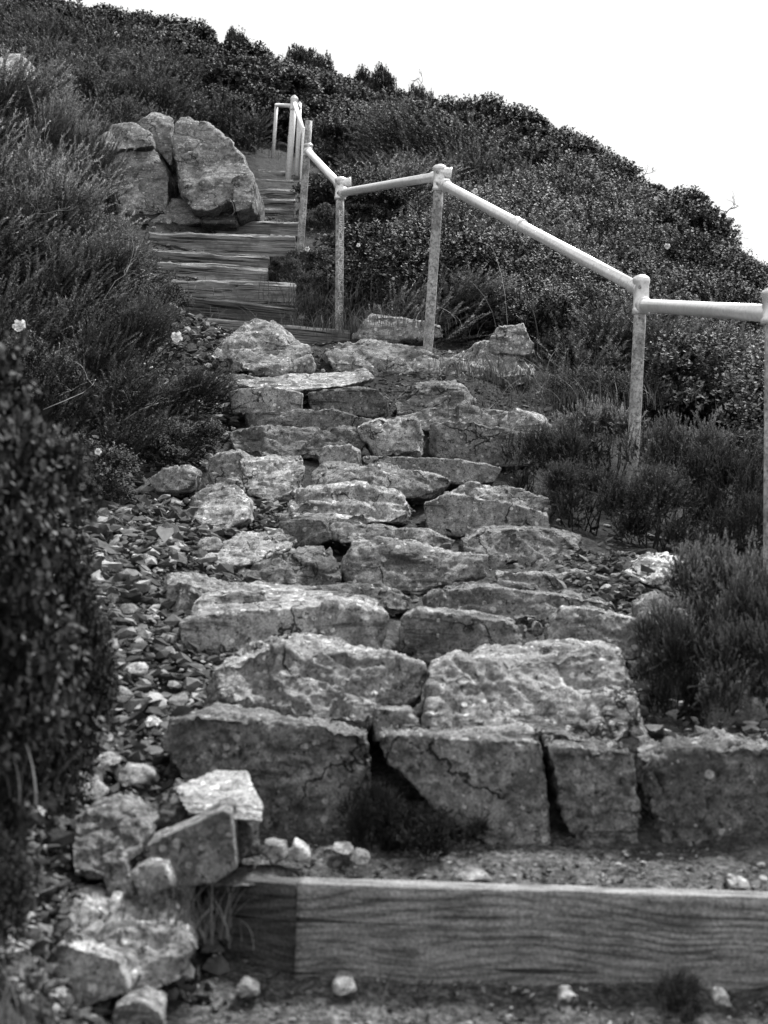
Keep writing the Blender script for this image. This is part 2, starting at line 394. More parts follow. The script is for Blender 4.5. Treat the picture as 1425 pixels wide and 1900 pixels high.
    base = Vector(((lo[0] + hi[0]) / 2, (lo[1] + hi[1]) / 2, lo[2]))
    m2.transform(Matrix.Translation(-base))
    m2.polygons.foreach_set('use_smooth', np.full(len(m2.polygons), True)); m2.update()
    return m2, base
_seed = [0]
def rock(name, label, out, db, dt=None, th=.3, tone=1.0, parent=None, group=None, cat='rock', amp=1.0, vox=None, **kw):
    _seed[0] += 1
    spec = dict(o=out, db=db, dt=db if dt is None else dt, th=th, **kw)
    vox = vox or (0.0016 * db if db < 9 else .0035 * db)
    me, base = rockify(hull_pts(spec), vox, _seed[0], amp, kw.get('strat', 0), kw.get('rough', 1.0), kw.get('cham', 1.0))
    if parent:
        o = link(name, me, M['rock'], parent, base - parent.location)
    else:
        o = link(name, me, M['rock'], None, base); tag(o, label, cat, group)
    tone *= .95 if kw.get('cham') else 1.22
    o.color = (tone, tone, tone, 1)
    return o
G1 = 'rough stones laid as steps'
# --- lowest stone step
rock('stone_step', 'long dark speckled stone forming the left of the lowest stone step', [(297,1385),(310,1335),(370,1325),(480,1335),(600,1346),(692,1362),(698,1480),(650,1590),(520,1585),(440,1560),(340,1460)], 2.98, 3.02, .24, .72, group=G1, amp=.8, rough=2.0, cham=.5, rise=-.005)
rock('stone_step', 'broad pale-topped stone with undercut lower left in the lowest stone step', [(696,1364),(780,1360),(1008,1367),(1020,1450),(1026,1600),(930,1590),(830,1490),(714,1420)], 2.95, 3.0, .24, .82, group=G1, amp=.8, rough=2.0, cham=.5, rise=-.005)
rock('stone_step', 'narrow dark stone between two black gaps in the lowest stone step', [(1010,1374),(1100,1388),(1190,1394),(1196,1500),(1204,1605),(1085,1600),(1046,1520)], 2.95, 3.0, .24, .66, group=G1, amp=.9, rough=2.0, cham=.5, rise=-.005)
rock('stone_step', 'craggy dark stone at the right end of the lowest stone step', [(1192,1394),(1280,1382),(1362,1370),(1372,1392),(1480,1400),(1490,1620),(1300,1615),(1235,1600),(1204,1500)], 2.93, 3.0, .24, .74, group=G1, amp=1.3, rough=2.0, cham=.6, rise=-.005)
# --- second row, sloping fronts
rock('stone_step', 'sloping pale stone with overhanging right end, second step up', [(345,1280),(400,1222),(500,1196),(600,1212),(720,1214),(788,1245),(785,1288),(720,1300),(700,1360),(560,1370),(440,1350),(350,1310)], 3.17, 3.38, .3, .88, group=G1, rough=1.6, amp=1.2, x=[(430,1195,3.6),(700,1200,3.65)])
rock('stone_step', 'large sloping creased stone with rounded right shoulder, second step up', [(800,1250),(850,1226),(980,1218),(1100,1204),(1160,1208),(1182,1270),(1222,1385),(1100,1400),(1000,1400),(786,1390),(806,1310)], 3.15, 3.40, .32, .85, group=G1)
rock('wedge_stone', 'small stone wedged in the gap beneath the overhanging step stone', [(690,1312),(760,1318),(792,1352),(780,1380),(690,1380)], 3.22, 3.24, .15, .6)
rock('stone_step', 'dark mossy boulder under the shrub beside the second step', [(1300,1275),(1380,1262),(1480,1280),(1490,1400),(1320,1400)], 3.45, 3.5, .3, .5, group=G1)
# --- third row
rock('stone_step', 'long flat-fronted slab with bright bare top, third step up', [(328,1160),(365,1135),(520,1125),(620,1120),(715,1136),(722,1150),(712,1225),(600,1225),(500,1215),(400,1220),(348,1218),(330,1190)], 3.72, 3.78, .3, .90, group=G1, amp=.6, x=[(375,1082,4.15),(450,1078,4.3),(560,1084,4.3),(700,1108,4.2)])
rock('stone_step', 'pointed slab leaning at the left end of the third step', [(300,1088),(330,1072),(352,1100),(348,1150),(326,1190),(304,1160)], 3.95, 4.0, .2, .75, group=G1, x=[(480,1098,4.25),(380,1066,4.4),(310,1066,4.3)])
rock('stone_step', 'blocky stone in the middle of the third step beside a dark gap', [(738,1150),(770,1130),(860,1137),(955,1150),(982,1163),(976,1235),(850,1245),(742,1235)], 3.75, 3.8, .3, .68, group=G1, amp=.8)
rock('stone_step', 'wedge-shaped stone with pale left face at the right of the third step', [(1012,1170),(1042,1127),(1090,1123),(1150,1142),(1212,1156),(1214,1225),(1100,1225),(1018,1225)], 3.78, 3.85, .25, .82, group=G1)
rock('pebble', 'small round pebble in the slot beside the wedge-shaped stone', [(985,1165),(995,1152),(1008,1158),(1008,1178),(992,1182)], 3.85, None, .05, .8)
rock('pebble', 'small pale pebble below the round one in the step slot', [(988,1192),(1000,1184),(1008,1196),(1000,1212),(990,1206)], 3.85, None, .05, 1.5)
# --- fourth row
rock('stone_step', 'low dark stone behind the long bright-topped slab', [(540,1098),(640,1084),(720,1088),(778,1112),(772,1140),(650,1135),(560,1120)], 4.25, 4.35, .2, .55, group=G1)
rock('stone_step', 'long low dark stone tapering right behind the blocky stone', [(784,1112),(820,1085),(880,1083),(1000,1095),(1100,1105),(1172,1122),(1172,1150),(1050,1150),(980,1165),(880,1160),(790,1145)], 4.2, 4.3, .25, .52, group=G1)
# --- fifth row
rock('stone_step', 'bright-topped ribbed boulder in the centre of the fifth step', [(628,1040),(650,1002),(720,1004),(800,1020),(860,1036),(906,1030),(904,1066),(840,1080),(780,1100),(700,1105),(640,1095)], 4.7, 4.85, .22, .78, group=G1, x=[(700,996,5.0),(820,1012,5.0)])
rock('stone_step', 'low layered stone right of the ribbed boulder', [(918,1060),(1000,1062),(1110,1062),(1122,1076),(1090,1105),(980,1108),(925,1100)], 4.75, 4.8, .2, .70, group=G1, strat=150)
rock('stone_step', 'dark broken stone left of the ribbed boulder', [(440,1062),(520,1026),(600,1010),(632,1030),(636,1085),(560,1100),(480,1098),(432,1085)], 4.65, 4.85, .2, .50, group=G1, amp=1.5)
rock('flat_slab', 'flat pale slab sloping in the rubble left of the fifth step', [(330,1025),(440,990),(520,984),(560,1000),(540,1020),(440,1056),(345,1062)], 4.65, 5.1, .12, .85, amp=1.2)
# --- sixth row
rock('stone_step', 'thin curved stone under the strata-lined boulder', [(605,968),(640,975),(700,972),(800,985),(852,1000),(842,1025),(760,1022),(640,1015),(612,1008)], 5.15, 5.25, .2, .62, group=G1)
rock('stone_step', 'wide grey speckled stone ending by the gravel on the right', [(850,1000),(900,974),(1000,974),(1090,990),(1096,1060),(1000,1075),(920,1072),(862,1040)], 5.1, 5.25, .3, .56, group=G1, amp=.8)
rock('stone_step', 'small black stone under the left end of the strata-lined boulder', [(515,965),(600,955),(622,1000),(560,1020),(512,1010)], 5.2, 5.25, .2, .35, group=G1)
# --- seventh row
rock('stone_step', 'pale strata-lined boulder with black hollow at its right end', [(470,965),(540,912),(640,896),(720,904),(772,936),(764,965),(640,968),(560,980),(482,980)], 5.45, 5.75, .25, 1.0, group=G1, strat=110, amp=1.0)
rock('stone_step', 'square-fronted pale stone right of the strata-lined boulder', [(783,930),(830,916),(930,928),(1022,948),(1026,990),(940,998),(850,995),(788,995)], 5.5, 5.55, .25, .75, group=G1, amp=.7)
rock('stone_step', 'low stone lying behind the square-fronted stone', [(830,918),(870,894),(960,905),(1022,926),(1030,960),(900,950)], 5.8, 5.9, .2, .85, group=G1)
rock('boulder', 'rounded white-spotted boulder in the rubble left of the steps', [(350,965),(382,918),(430,900),(462,928),(466,962),(405,990),(360,988)], 5.3, 5.5, .25, .95)
rock('boulder', 'pale-topped boulder with black underside at the left edge of the rubble', [(272,892),(300,870),(345,862),(370,876),(368,905),(330,912),(290,914)], 5.8, 5.85, .2, .8)
rock('boulder', 'knobbly grey rock behind the white-spotted boulder', [(350,930),(385,900),(440,885),(450,910),(440,945),(370,960)], 5.6, 5.75, .2, .7)
rock('boulder', 'small rock with a black hollow behind the rubble boulders', [(370,865),(400,838),(440,834),(470,850),(452,905),(390,915)], 6.0, 6.1, .2, .7, amp=1.6)
rock('stone_step', 'big pale smooth stone standing left of the seventh step', [(440,846),(560,838),(568,870),(562,920),(510,935),(452,915)], 5.85, 6.05, .25, 1.0, group=G1)
rock('stone_step', 'long stone with a bright notched edge, eighth step', [(574,875),(604,855),(700,860),(762,886),(822,880),(852,892),(805,925),(730,925),(620,918),(572,915)], 5.85, 6.0, .25, .62, group=G1)
rock('stone_step', 'grey rounded stone at the left of the ninth step', [(588,845),(600,826),(650,822),(668,835),(672,865),(600,875)], 6.2, 6.25, .2, .72, group=G1)
rock('stone_step', 'thin slab with bright straight top edge, ninth step', [(664,846),(740,845),(860,850),(935,866),(922,895),(880,900),(800,896),(710,880)], 6.15, 6.2, .3, .62, group=G1, amp=.6)
# --- tenth row
rock('stone_step', 'pale chunky boulder standing proud with a black right side', [(658,792),(700,772),(760,770),(790,786),(788,842),(750,850),(700,850),(680,818)], 6.45, 6.55, .25, 1.0, group=G1, amp=1.3)
rock('stone_step', 'wide dark stone right of the pale chunky boulder', [(792,782),(850,775),(920,794),(1005,806),(1000,865),(920,880),(820,860),(790,845)], 6.55, 6.65, .3, .52, group=G1)
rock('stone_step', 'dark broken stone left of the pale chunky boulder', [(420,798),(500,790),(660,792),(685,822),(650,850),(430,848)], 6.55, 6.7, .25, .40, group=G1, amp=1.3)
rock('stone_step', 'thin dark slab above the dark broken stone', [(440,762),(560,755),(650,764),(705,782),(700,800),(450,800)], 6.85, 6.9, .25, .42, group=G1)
# --- eleventh row
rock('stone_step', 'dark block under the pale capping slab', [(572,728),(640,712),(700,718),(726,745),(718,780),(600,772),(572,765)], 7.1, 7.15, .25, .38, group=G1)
rock('stone_step', 'domed grey stone right of the dark block', [(726,745),(740,722),(780,705),(850,702),(885,742),(870,770),(735,770)], 7.1, 7.25, .25, .6, group=G1)
rock('stone_step', 'long low stone beneath the domed grey stone', [(708,772),(790,756),(880,750),(965,762),(1010,780),(950,808),(800,800),(715,795)], 6.9, 7.05, .25, .62, group=G1)
rock('stone_step', 'pale upright block with a black joint below the large boulder', [(422,722),(500,716),(562,726),(562,768),(430,768)], 7.1, 7.1, .25, 1.15, group=G1, amp=.5)
rock('stone_step', 'smooth pale capping slab over the dark block', [(430,705),(560,690),(680,684),(698,702),(640,716),(560,724),(440,722)], 7.25, 7.6, .15, 1.0, group=G1, amp=.6)
rock('stone_step', 'peaked pale rock in the dry grass right of the steps', [(920,790),(958,748),(1022,775),(1030,815),(940,820)], 6.9, 7.0, .25, .9, group=G1)
# --- top of the stone flight
rock('boulder', 'large lichened boulder with a black hollow under its left edge', [(360,672),(385,640),(432,602),(470,588),(520,602),(572,642),(580,684),(500,695),(420,678)], 7.8, 8.2, .5, .92, amp=1.2)
rock('boulder', 'wide rounded boulder at the foot of the second post', [(578,650),(640,622),(720,630),(800,652),(890,690),(880,722),(740,715),(700,700),(590,692)], 7.8, 8.3, .5, .66)
rock('boulder', 'crumbly pale rock right of the second post', [(800,668),(900,630),(935,640),(992,660),(1010,700),(900,725)], 7.9, 8.3, .4, .9, amp=1.5)
rock('boulder', 'knobbed pale rock sticking up right of the second post', [(905,640),(925,602),(972,600),(978,622),(1004,655),(940,668)], 8.2, 8.3, .3, .95, amp=1.4)
rock('boulder', 'pale grassy rock between the two middle posts', [(645,620),(680,575),(750,585),(832,602),(834,630),(700,640)], 9.0, 9.1, .3, .9, amp=1.3)
rock('boulder', 'dark flat rock beneath the large lichened boulder', [(350,700),(430,690),(560,705),(570,740),(430,745),(340,730)], 7.45, 7.6, .3, .6, amp=1.6)
# --- rocks at lower left
rock('boulder', 'large pale fractured boulder at the lower left corner', [(95,1700),(120,1655),(180,1632),(262,1690),(330,1688),(372,1762),(330,1832),(235,1850),(215,1790),(100,1760)], 2.36, 2.5, .2, 1.15, amp=.9)
rock('boulder', 'grey angular rock under the large pale fractured boulder', [(60,1800),(110,1748),(225,1785),(240,1840),(160,1872),(80,1860)], 2.34, 2.36, .2, 1.0, amp=.6)
rock('flat_slab', 'flat pale slab tilted over another stone beside the lowest step', [(318,1462),(400,1430),(456,1430),(492,1496),(492,1526),(430,1520),(345,1512)], 2.62, 2.86, .03, 1.15, amp=.35)
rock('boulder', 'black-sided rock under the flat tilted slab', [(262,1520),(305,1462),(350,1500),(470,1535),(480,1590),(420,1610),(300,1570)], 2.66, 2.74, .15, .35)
rock('flat_slab', 'upright dark slab with bright upper edges at the timber end', [(250,1578),(415,1502),(430,1510),(440,1612),(400,1640),(330,1650),(318,1590)], 2.56, 2.58, .12, .60, amp=.35)
rock('boulder', 'dark ridged rock left of the upright slab', [(115,1545),(160,1505),(210,1490),(285,1530),(270,1575),(200,1640),(120,1620)], 2.5, 2.62, .15, .65)
rock('boulder', 'small pale rock under the upright slab', [(240,1620),(270,1602),(310,1605),(322,1650),(260,1668)], 2.48, 2.5, .1, 1.0)
rock('boulder', 'pale chipped rock behind the large fractured boulder', [(180,1590),(225,1570),(250,1650),(260,1690),(200,1660)], 2.5, 2.55, .1, .95)
rock('boulder', 'round dark rock half cut by the bottom edge', [(200,1900),(215,1865),(260,1855),(300,1880),(300,1930),(210,1940)], 2.3, 2.3, .1, .7)
for lab, q, d, t in [
  ('pale angular stone lying at the foot of the lowest timber', [(612,1835),(625,1815),(655,1815),(662,1840),(640,1850),(615,1848)], 2.5, 1.1),
  ('dark oblong stone in the dirt near the timber end', [(435,1835),(450,1822),(480,1832),(482,1850),(445,1858)], 2.48, .6),
  ('egg-shaped stone in the foreground dirt left of the weed', [(1036,1858),(1045,1842),(1070,1848),(1080,1880),(1060,1890),(1038,1882)], 2.4, 1.0),
  ('white-topped stone on the dirt behind the lowest timber', [(532,1585),(545,1562),(575,1580),(575,1596),(550,1600)], 2.72, 1.4),
  ('flat pale stone on the dirt left of the added black plant', [(612,1580),(620,1568),(655,1572),(658,1585),(630,1590)], 2.78, 1.2),
  ('brown-grey stone touching the flat pale one', [(648,1595),(660,1582),(688,1588),(688,1605),(660,1608)], 2.72, .6),
  ('low crumbling stone on top edge of the lowest timber', [(838,1632),(860,1618),(890,1622),(925,1634),(880,1640)], 2.66, .9),
  ('dull slab of stone lying behind the timber corner', [(480,1580),(490,1562),(530,1568),(535,1592),(500,1606)], 2.72, .8),
  ('dark stone in the foreground dirt right of the weed', [(1325,1860),(1335,1846),(1355,1850),(1362,1868),(1335,1872)], 2.42, .6),
  ('pale stone on the dirt at the far right of the timber', [(1350,1640),(1365,1630),(1390,1636),(1392,1652),(1358,1652)], 2.7, 1.3)]:
    rock('small_stone', lab, q, d, d + .02, .05, t, cat='stone', group='loose stones on the dirt')
rock('boulder', 'nearly white crumbled rock on the gravel right of the steps', [(1140,1062),(1185,1036),(1240,1028),(1290,1036),(1292,1075),(1200,1085)], 4.6, 4.9, .12, 1.7, amp=1.3)
rock('boulder', 'pale rock at the top left edge among the shrubs', [(-20,100),(30,92),(56,112),(60,150),(0,160),(-30,140)], 14.5, 14.8, .8, 1.3, amp=1.3)
rock('boulder', 'pale rock half buried under the right end of the shrubs', [(1180,1120),(1230,1100),(1260,1130),(1240,1160),(1180,1160)], 4.2, 4.3, .15, .7)
# fallen long slab + rubble blocks left bank
for i, (px, py, d, wd, t) in enumerate([(235,1130,3.7,46,.8),(195,1200,3.4,60,.9),(255,1240,3.25,50,1.1),(150,1330,3.0,60,.8),(245,1440,2.85,80,1.1),(200,1410,2.9,50,.9),(280,1340,3.05,40,1.2),(120,1400,2.85,60,.7),(390,1010,4.6,60,.9),(260,1040,4.5,50,1.0),(220,1290,3.1,60,.7),(330,1300,3.1,50,.8),(285,1395,2.95,40,.9),(170,1470,2.75,60,.9)]):
    a = [(px + wd * .5 * math.cos(k) * rnd.uniform(.8, 1.2), py + wd * .28 * math.sin(k) * rnd.uniform(.8, 1.2)) for k in np.arange(0, 6.2, 1.05)]
    adj = ['angular', 'flat', 'chipped', 'blocky', 'broad pale', 'dull', 'light', 'dark', 'squat', 'round-edged', 'brownish', 'ridged', 'small sharp', 'low'][i]
    where = ['left of the third step slab', 'below the angular one', 'beside the second step', 'halfway down the scree', 'just above the tilted slab', 'behind the broad pale one', 'by the left end of the lowest step', 'at the shrub foot low on the scree', 'in front of the white-spotted boulder', 'below the pale leaf', 'in the middle of the scree', 'against the second step stone', 'under the left corner of the lowest step', 'above the dark ridged rock'][i]
    rock('scree_stone', adj + ' stone in the scree ' + where, a, d, d + .04, wd / 2640 * d * .6, t, cat='stone', group='larger stones in the scree')
# --- outcrop beside the upper timber steps
oc = P(330, 400, 12.6)
out = empty('rock_outcrop', oc, 'big cracked pale rock outcrop left of the upper timber steps', 'rock outcrop')
for q, db, dt, t, a in [
  ([(186,250),(255,206),(360,212),(450,300),(474,395),(200,400)], 13.0, 13.4, .85, 1.3),
  ([(188,320),(212,270),(292,274),(316,330),(312,395),(220,400)], 12.4, 12.8, 1.0, .9),
  ([(176,262),(200,232),(250,226),(284,244),(290,272),(200,280)], 12.7, 13.0, .85, 1.0),
  ([(250,225),(285,200),(318,210),(322,260),(322,320),(290,275)], 12.9, 13.1, 1.0, 1.0),
  ([(316,240),(330,212),(356,208),(400,235),(455,285),(474,330),(466,368),(400,392),(356,392),(322,345)], 12.2, 12.9, 1.05, 1.1),
  ([(425,325),(465,322),(476,345),(476,385),(432,400)], 12.1, 12.4, .75, 1.3),
  ([(300,400),(318,366),(350,372),(375,410),(300,420)], 12.3, 12.6, .8, .8),
  ([(370,402),(400,380),(440,385),(440,415),(370,415)], 12.3, 12.6, .7, .8),
  ([(270,410),(300,392),(320,405),(320,430),(270,430)], 12.2, 12.4, .9, .8)]:
    _seed[0] += 1
    me, base = rockify(hull_pts(dict(o=q, db=db, dt=dt, th=1.0, rise=.1)), .03, _seed[0], a * .8)
    o = link('boulder', me, M['rock'], out, base - oc); o.color = (t * .85,) * 3 + (1,)

# ------------------------------------------------------------------ dirt tread behind the lowest timber, and the foreground path
def sheet(name, pts_fn, nx, ny, mat):
    co = []; 
    for j in range(ny):
        for i in range(nx): co.append(pts_fn(i / (nx - 1), j / (ny - 1)))
    co = np.array(co); i = (np.arange(ny - 1)[:, None] * nx + np.arange(nx - 1)[None, :]).ravel()
    co[:, 2] += .010 * fbm(co * 7, 3) + .005 * noise(co * 30) + .003 * noise(co * 75)
    o = link(name, np_mesh(name, co, np.c_[i, i + 1, i + nx + 1, i + nx], True), mat); return tag(o, kind='structure')
tl, tr = P(385, 1632, 2.66), P(1500, 1668, 2.62)
def fn(u, v):
    x = tl.x - .03 + (tr.x - tl.x + .5) * u; y = 2.66 + .62 * v
    return (x, y, tl.z + (tr.z - tl.z) * u - .012 + .05 * v + .02 * (v > .5) * v)
sheet('path', fn, 240, 120, M['dirt'])
def fn2(u, v):
    x = -.62 + 2.2 * u; y = 1.9 + .85 * v
    g = P(712, 1872, 2.5).z
    e = min(1, u / .15)
    return (x, y, g - (1 - e) * .05 + (y - 2.5) * .18 + .0)
sheet('path', fn2, 240, 110, M['dirt'])

# ------------------------------------------------------------------ timbers
def beam(name, A, B, h, dep, mat, label, tone=1.0, rough=.006, parent=None, seed=0, group=None, tilt=0):
    """A,B: world points of the top front edge's ends; h height; dep depth"""
    L = (B - A).length; ex = (B - A).normalized(); up = Vector((0, 0, 1)); ey = up.cross(ex).normalized(); ez = ex.cross(ey)
    nseg = max(30, int(L / .012)); nh = max(8, int(h / .012)); nd = max(8, int(dep / .016))
    prof = [(0, -h + h * i / nh) for i in range(nh)] + [(dep * i / nd, 0) for i in range(nd)] + [(dep, -h * i / nh) for i in range(nh)] + [(dep - dep * i / nd, -h) for i in range(nd)]
    prof = np.array(prof); n = len(prof)
    xs = np.linspace(0, L, nseg + 1)
    co = np.zeros((nseg + 1, n, 3)); co[:, :, 0] = xs[:, None]; co[:, :, 1] = prof[None, :, 0]; co[:, :, 2] = prof[None, :, 1]
    co = co.reshape(-1, 3)
    i = np.arange(nseg)[:, None] * n; j = np.arange(n)[None, :]; j2 = (j + 1) % n
    f = np.stack([i + j, i + n + j, i + n + j2, i + j2], -1).reshape(-1, 4)
    # end caps: grids collapsed to a centre strip (rings shrinking)
    def cap(off, flip):
        rings = [np.arange(n) + off]; faces = []; base = co_list_len[0]
        pr = prof.copy(); c = np.array([dep / 2, -h / 2]); newp = []
        for s in (.75, .5, .25, .04):
            q = c + (pr - c) * s; newp.append(np.c_[np.full(n, xs[0] if off == 0 else xs[-1]), q])
        idx0 = rings[0]
        for kk in range(4):
            idx1 = base + kk * n + np.arange(n)
            jj = (np.arange(n) + 1) % n
            q = np.stack([idx0, idx0[jj], idx1[jj], idx1], -1)
            faces.append(q[:, ::-1] if flip else q); idx0 = idx1
        co_list_len[0] += 4 * n
        return np.vstack(newp), np.vstack(faces)
    co_list_len = [len(co)]
    c1, f1 = cap(0, False); c2, f2 = cap(nseg * n, True)
    co = np.vstack([co, c1, c2]); f = np.vstack([f, f1, f2])
    # wear: soften arrises, wane and splits along the grain
    cy, cz = co[:, 1] / dep, -co[:, 2] / h
    s = co * np.array([2.2, 14, 14]) + seed * 9.1
    d1 = noise(s) + .5 * noise(s * 2.3)
    co[:, 1] += rough * d1; co[:, 2] += rough * (noise(s + 40) + .4 * noise(s * 3))
    edge = np.exp(-((cy - 0) ** 2 + cz ** 2) * 160) + np.exp(-((cy - 1) ** 2 + cz ** 2) * 160)
    wn = .5 + noise(np.c_[co[:, 0] * 5 + seed * 3, cy * 0, cz * 0 + seed]) + .6 * noise(np.c_[co[:, 0] * 22 + seed, cy * 0, cz * 0])
    co[:, 2] -= edge * rough * 1.6 * np.clip(wn, 0, 2); co[:, 1] += edge * rough * 1.3 * np.where(cy < .5, 1, -1)
    co[:, 0] += (rough * .8) * noise(co * np.array([0, 18, 60]) + seed) * np.where((co[:, 0] < .03) | (co[:, 0] > L - .03), 1, 0)
    me = np_mesh(name, co, f, True)
    o = link(name, me, mat, parent); 
    R = Matrix((ex, ey, ez)).transposed()
    o.matrix_world = Matrix.Translation(A) @ R.to_4x4()
    o.color = (tone, tone, tone, 1)
    if label: tag(o, label, 'timber', group)
    return o
GT = 'weathered timber step risers'
A = P(552, 1640, 2.60); B = P(1560, 1670, 2.60)
beam('timber_riser', A, B, .22, .055, M['wood'], 'large sawn timber with clear wood grain across the foreground', .75, .0025, seed=1)
A2 = P(386, 1630, 2.72); B2 = P(547, 1641, 2.615)
beam('timber_block', A2, B2, .22, .06, M['wood'], 'short dark timber block at the left end of the foreground timber', .30, .002, seed=2)
# upper flight: (left px, right px, py left, py right, d, height, tone, label)
TI = [
 (384, 650, 590, 612, 9.35, 9.75, .20, .75, 'plain smooth timber just above the stone steps beside the left post foot', .10),
 (322, 392, 596, 606, 9.05, 9.1, .22, .85, 'short plain board end showing by the shrub above the stone flight', .08),
 (325, 550, 546, 568, 10.0, 10.2, .14, .35, 'dark splintered lowest timber of the weathered flight', .12),
 (318, 549, 518, 524, 10.35, 10.5, .17, .85, 'rounded pale timber with grass growing along its foot', .18),
 (290, 497, 482, 496, 10.85, 11.0, .16, .95, 'short cracked timber ending before the bushes', .18),
 (284, 500, 462, 474, 11.3, 11.4, .14, .75, 'split timber with a long black gap at its right end', .18),
 (275, 548, 428, 436, 11.8, 11.9, .19, .8, 'wide smooth-faced timber in the upper flight', .2),
 (322, 556, 405, 409, 12.5, 12.6, .15, .7, 'topmost timber of the flight beside the outcrop', .2)]
for i, (xl, xr, yl, yr, dl, dr, h, t, lab, dp) in enumerate(TI):
    beam('timber_riser', P(xl, yl, dl), P(xr, yr, dr), h, dp, M['oldwood'], lab, t * 1.4, .015 if i > 1 else .004, seed=5 + i, group=GT)
for i, (xl, xr, y, d) in enumerate([(455, 545, 384, 13.8), (470, 548, 366, 14.7), (474, 548, 349, 15.7), (474, 545, 331, 16.8), (478, 540, 314, 18.0)]):
    beam('timber_riser', P(xl, y, d), P(xr, y + 3, d + .05), .16, .16, M['oldwood'],
         ['first', 'second', 'third', 'fourth', 'highest'][i] + ' narrow worn tread of the far steps right of the outcrop', 1.1, .014, seed=20 + i, group=GT)
# slanting board on the left bank above the plain timber
A3 = P(300, 562, 9.3); B3 = P(345, 600, 9.0)
beam('side_board', P(298, 560, 9.4), P(342, 598, 9.0), .12, .1, M['oldwood'], 'sloping side board running down to the plain timber', 1.2, .004, seed=33)

# ------------------------------------------------------------------ handrails
def tube_np(path, radii, n=12, cap=True):
    path = np.array([list(p) for p in path], float); radii = np.atleast_1d(radii) * np.ones(len(path)); co = []
    for i, p in enumerate(path):
        t = path[min(i + 1, len(path) - 1)] - path[max(i - 1, 0)]; t /= np.linalg.norm(t) + 1e-9
        a = np.cross(t, [0, 1, 0] if abs(t[1]) < .8 else [1, 0, 0]); a /= np.linalg.norm(a); b = np.cross(t, a)
        th = np.linspace(0, 2 * math.pi, n, endpoint=False)
        co.append(p + radii[i] * (np.cos(th)[:, None] * a + np.sin(th)[:, None] * b))
    co = np.vstack(co); m = len(path)
    i = np.arange(m - 1)[:, None] * n; j = np.arange(n)[None, :]; j2 = (j + 1) % n
    f = np.stack([i + j, i + j2, i + n + j2, i + n + j], -1).reshape(-1, 4)
    if cap:
        co = np.vstack([co, path[0], path[-1]]); c0, c1 = m * n, m * n + 1
        jj = np.arange(n); e0 = np.stack([jj, jj, (jj + 1) % n, np.full(n, c0)], -1)
        e0 = np.stack([(jj + 1) % n, jj, np.full(n, c0), np.full(n, c0)], -1)
        # quads degenerate to triangles are dropped by validate, so build small end rings instead
        r0 = path[0] + (co[:n] - path[0]) * .02; r1 = path[-1] + (co[(m - 1) * n:m * n] - path[-1]) * .02
        co = np.vstack([co[:m * n], r0, r1])
        f = np.vstack([f, np.stack([(jj + 1) % n, jj, m * n + jj, m * n + (jj + 1) % n], -1),
                       np.stack([(m - 1) * n + jj, (m - 1) * n + (jj + 1) % n, (m + 1) * n + (jj + 1) % n, (m + 1) * n + jj], -1)])
    return co, f
def multi_tube(lst, n=12):
    cs, fs, k = [], [], 0
    for path, rad in lst:
        c, f = tube_np(path, rad, n); cs.append(c); fs.append(f + k); k += len(c)
    return np.vstack(cs), np.vstack(fs)
def part_tubes(name, lst, mat, parent, n=14):
    c, f = multi_tube(lst, n); c = c - np.array(parent.location)
    return link(name, np_mesh(name, c, f, True), mat, parent)
def lerp(a, b, t): return a + (b - a) * t
def seg(a, b, k=2): return [lerp(a, b, i / (k - 1)) for i in range(k)]
def sleeve(a, b, r):
    """a pipe fitting: bead, body, bead"""
    return (([a, lerp(a, b, .04), lerp(a, b, .14), lerp(a, b, .18), lerp(a, b, .82), lerp(a, b, .86), lerp(a, b, .96), b]), np.array([r * 1.0, r * 1.1, r * 1.1, r, r, r * 1.1, r * 1.1, r * 1.0]))
def post_base(px, pyb, d, sink=.12):
    p = P(px, pyb, d); g = float(H(p.x, p.y)[0]); return p, g
RP = .029
root0 = P(793, 650, 8.3)
hr = empty('handrail', root0, 'long galvanised pipe handrail zigzagging up the right side of the stone steps', 'handrail')
def post(px_t, py_t, px_b, py_b, d, r=RP, mat='post', par=hr, name='post'):
    t, b = P(px_t, py_t, d), P(px_b, py_b, d)
    g = float(H(b.x, b.y)[0]); dirv = (t - b)
    if b.z > g - .1: b = b - dirv.normalized() * (b.z - g + .15)
    part_tubes(name, [(seg(b, t, 6), r)], M[mat], par)
    return t, b
# posts: X right edge, B, C, D, E
tX, bX = post(1436, 560, 1432, 1150, 4.6)
tB, bB = post(1190, 530, 1172, 900, 6.6)
tC, bC = post(816, 320, 793, 660, 8.3)
tD, bD = post(631, 350, 629, 622, 9.9)
tE, bE = post(573, 225, 557, 462, 11.8, .030)
RR = .0255
def rail(a, b, r=RR):
    part_tubes('rail', [(seg(a, b, 4), r)], M['rail'], hr)
eX, eB2 = P(1428, 582, 4.6), P(1190, 566, 6.6)
rail(eX, eB2, .029)
rail(P(1188, 537, 6.6), P(815, 338, 8.3), .029)
rail(P(808, 328, 8.3), P(632, 358, 9.9), .028)
rail(P(631, 345, 9.9), P(571, 280, 11.8), .028)
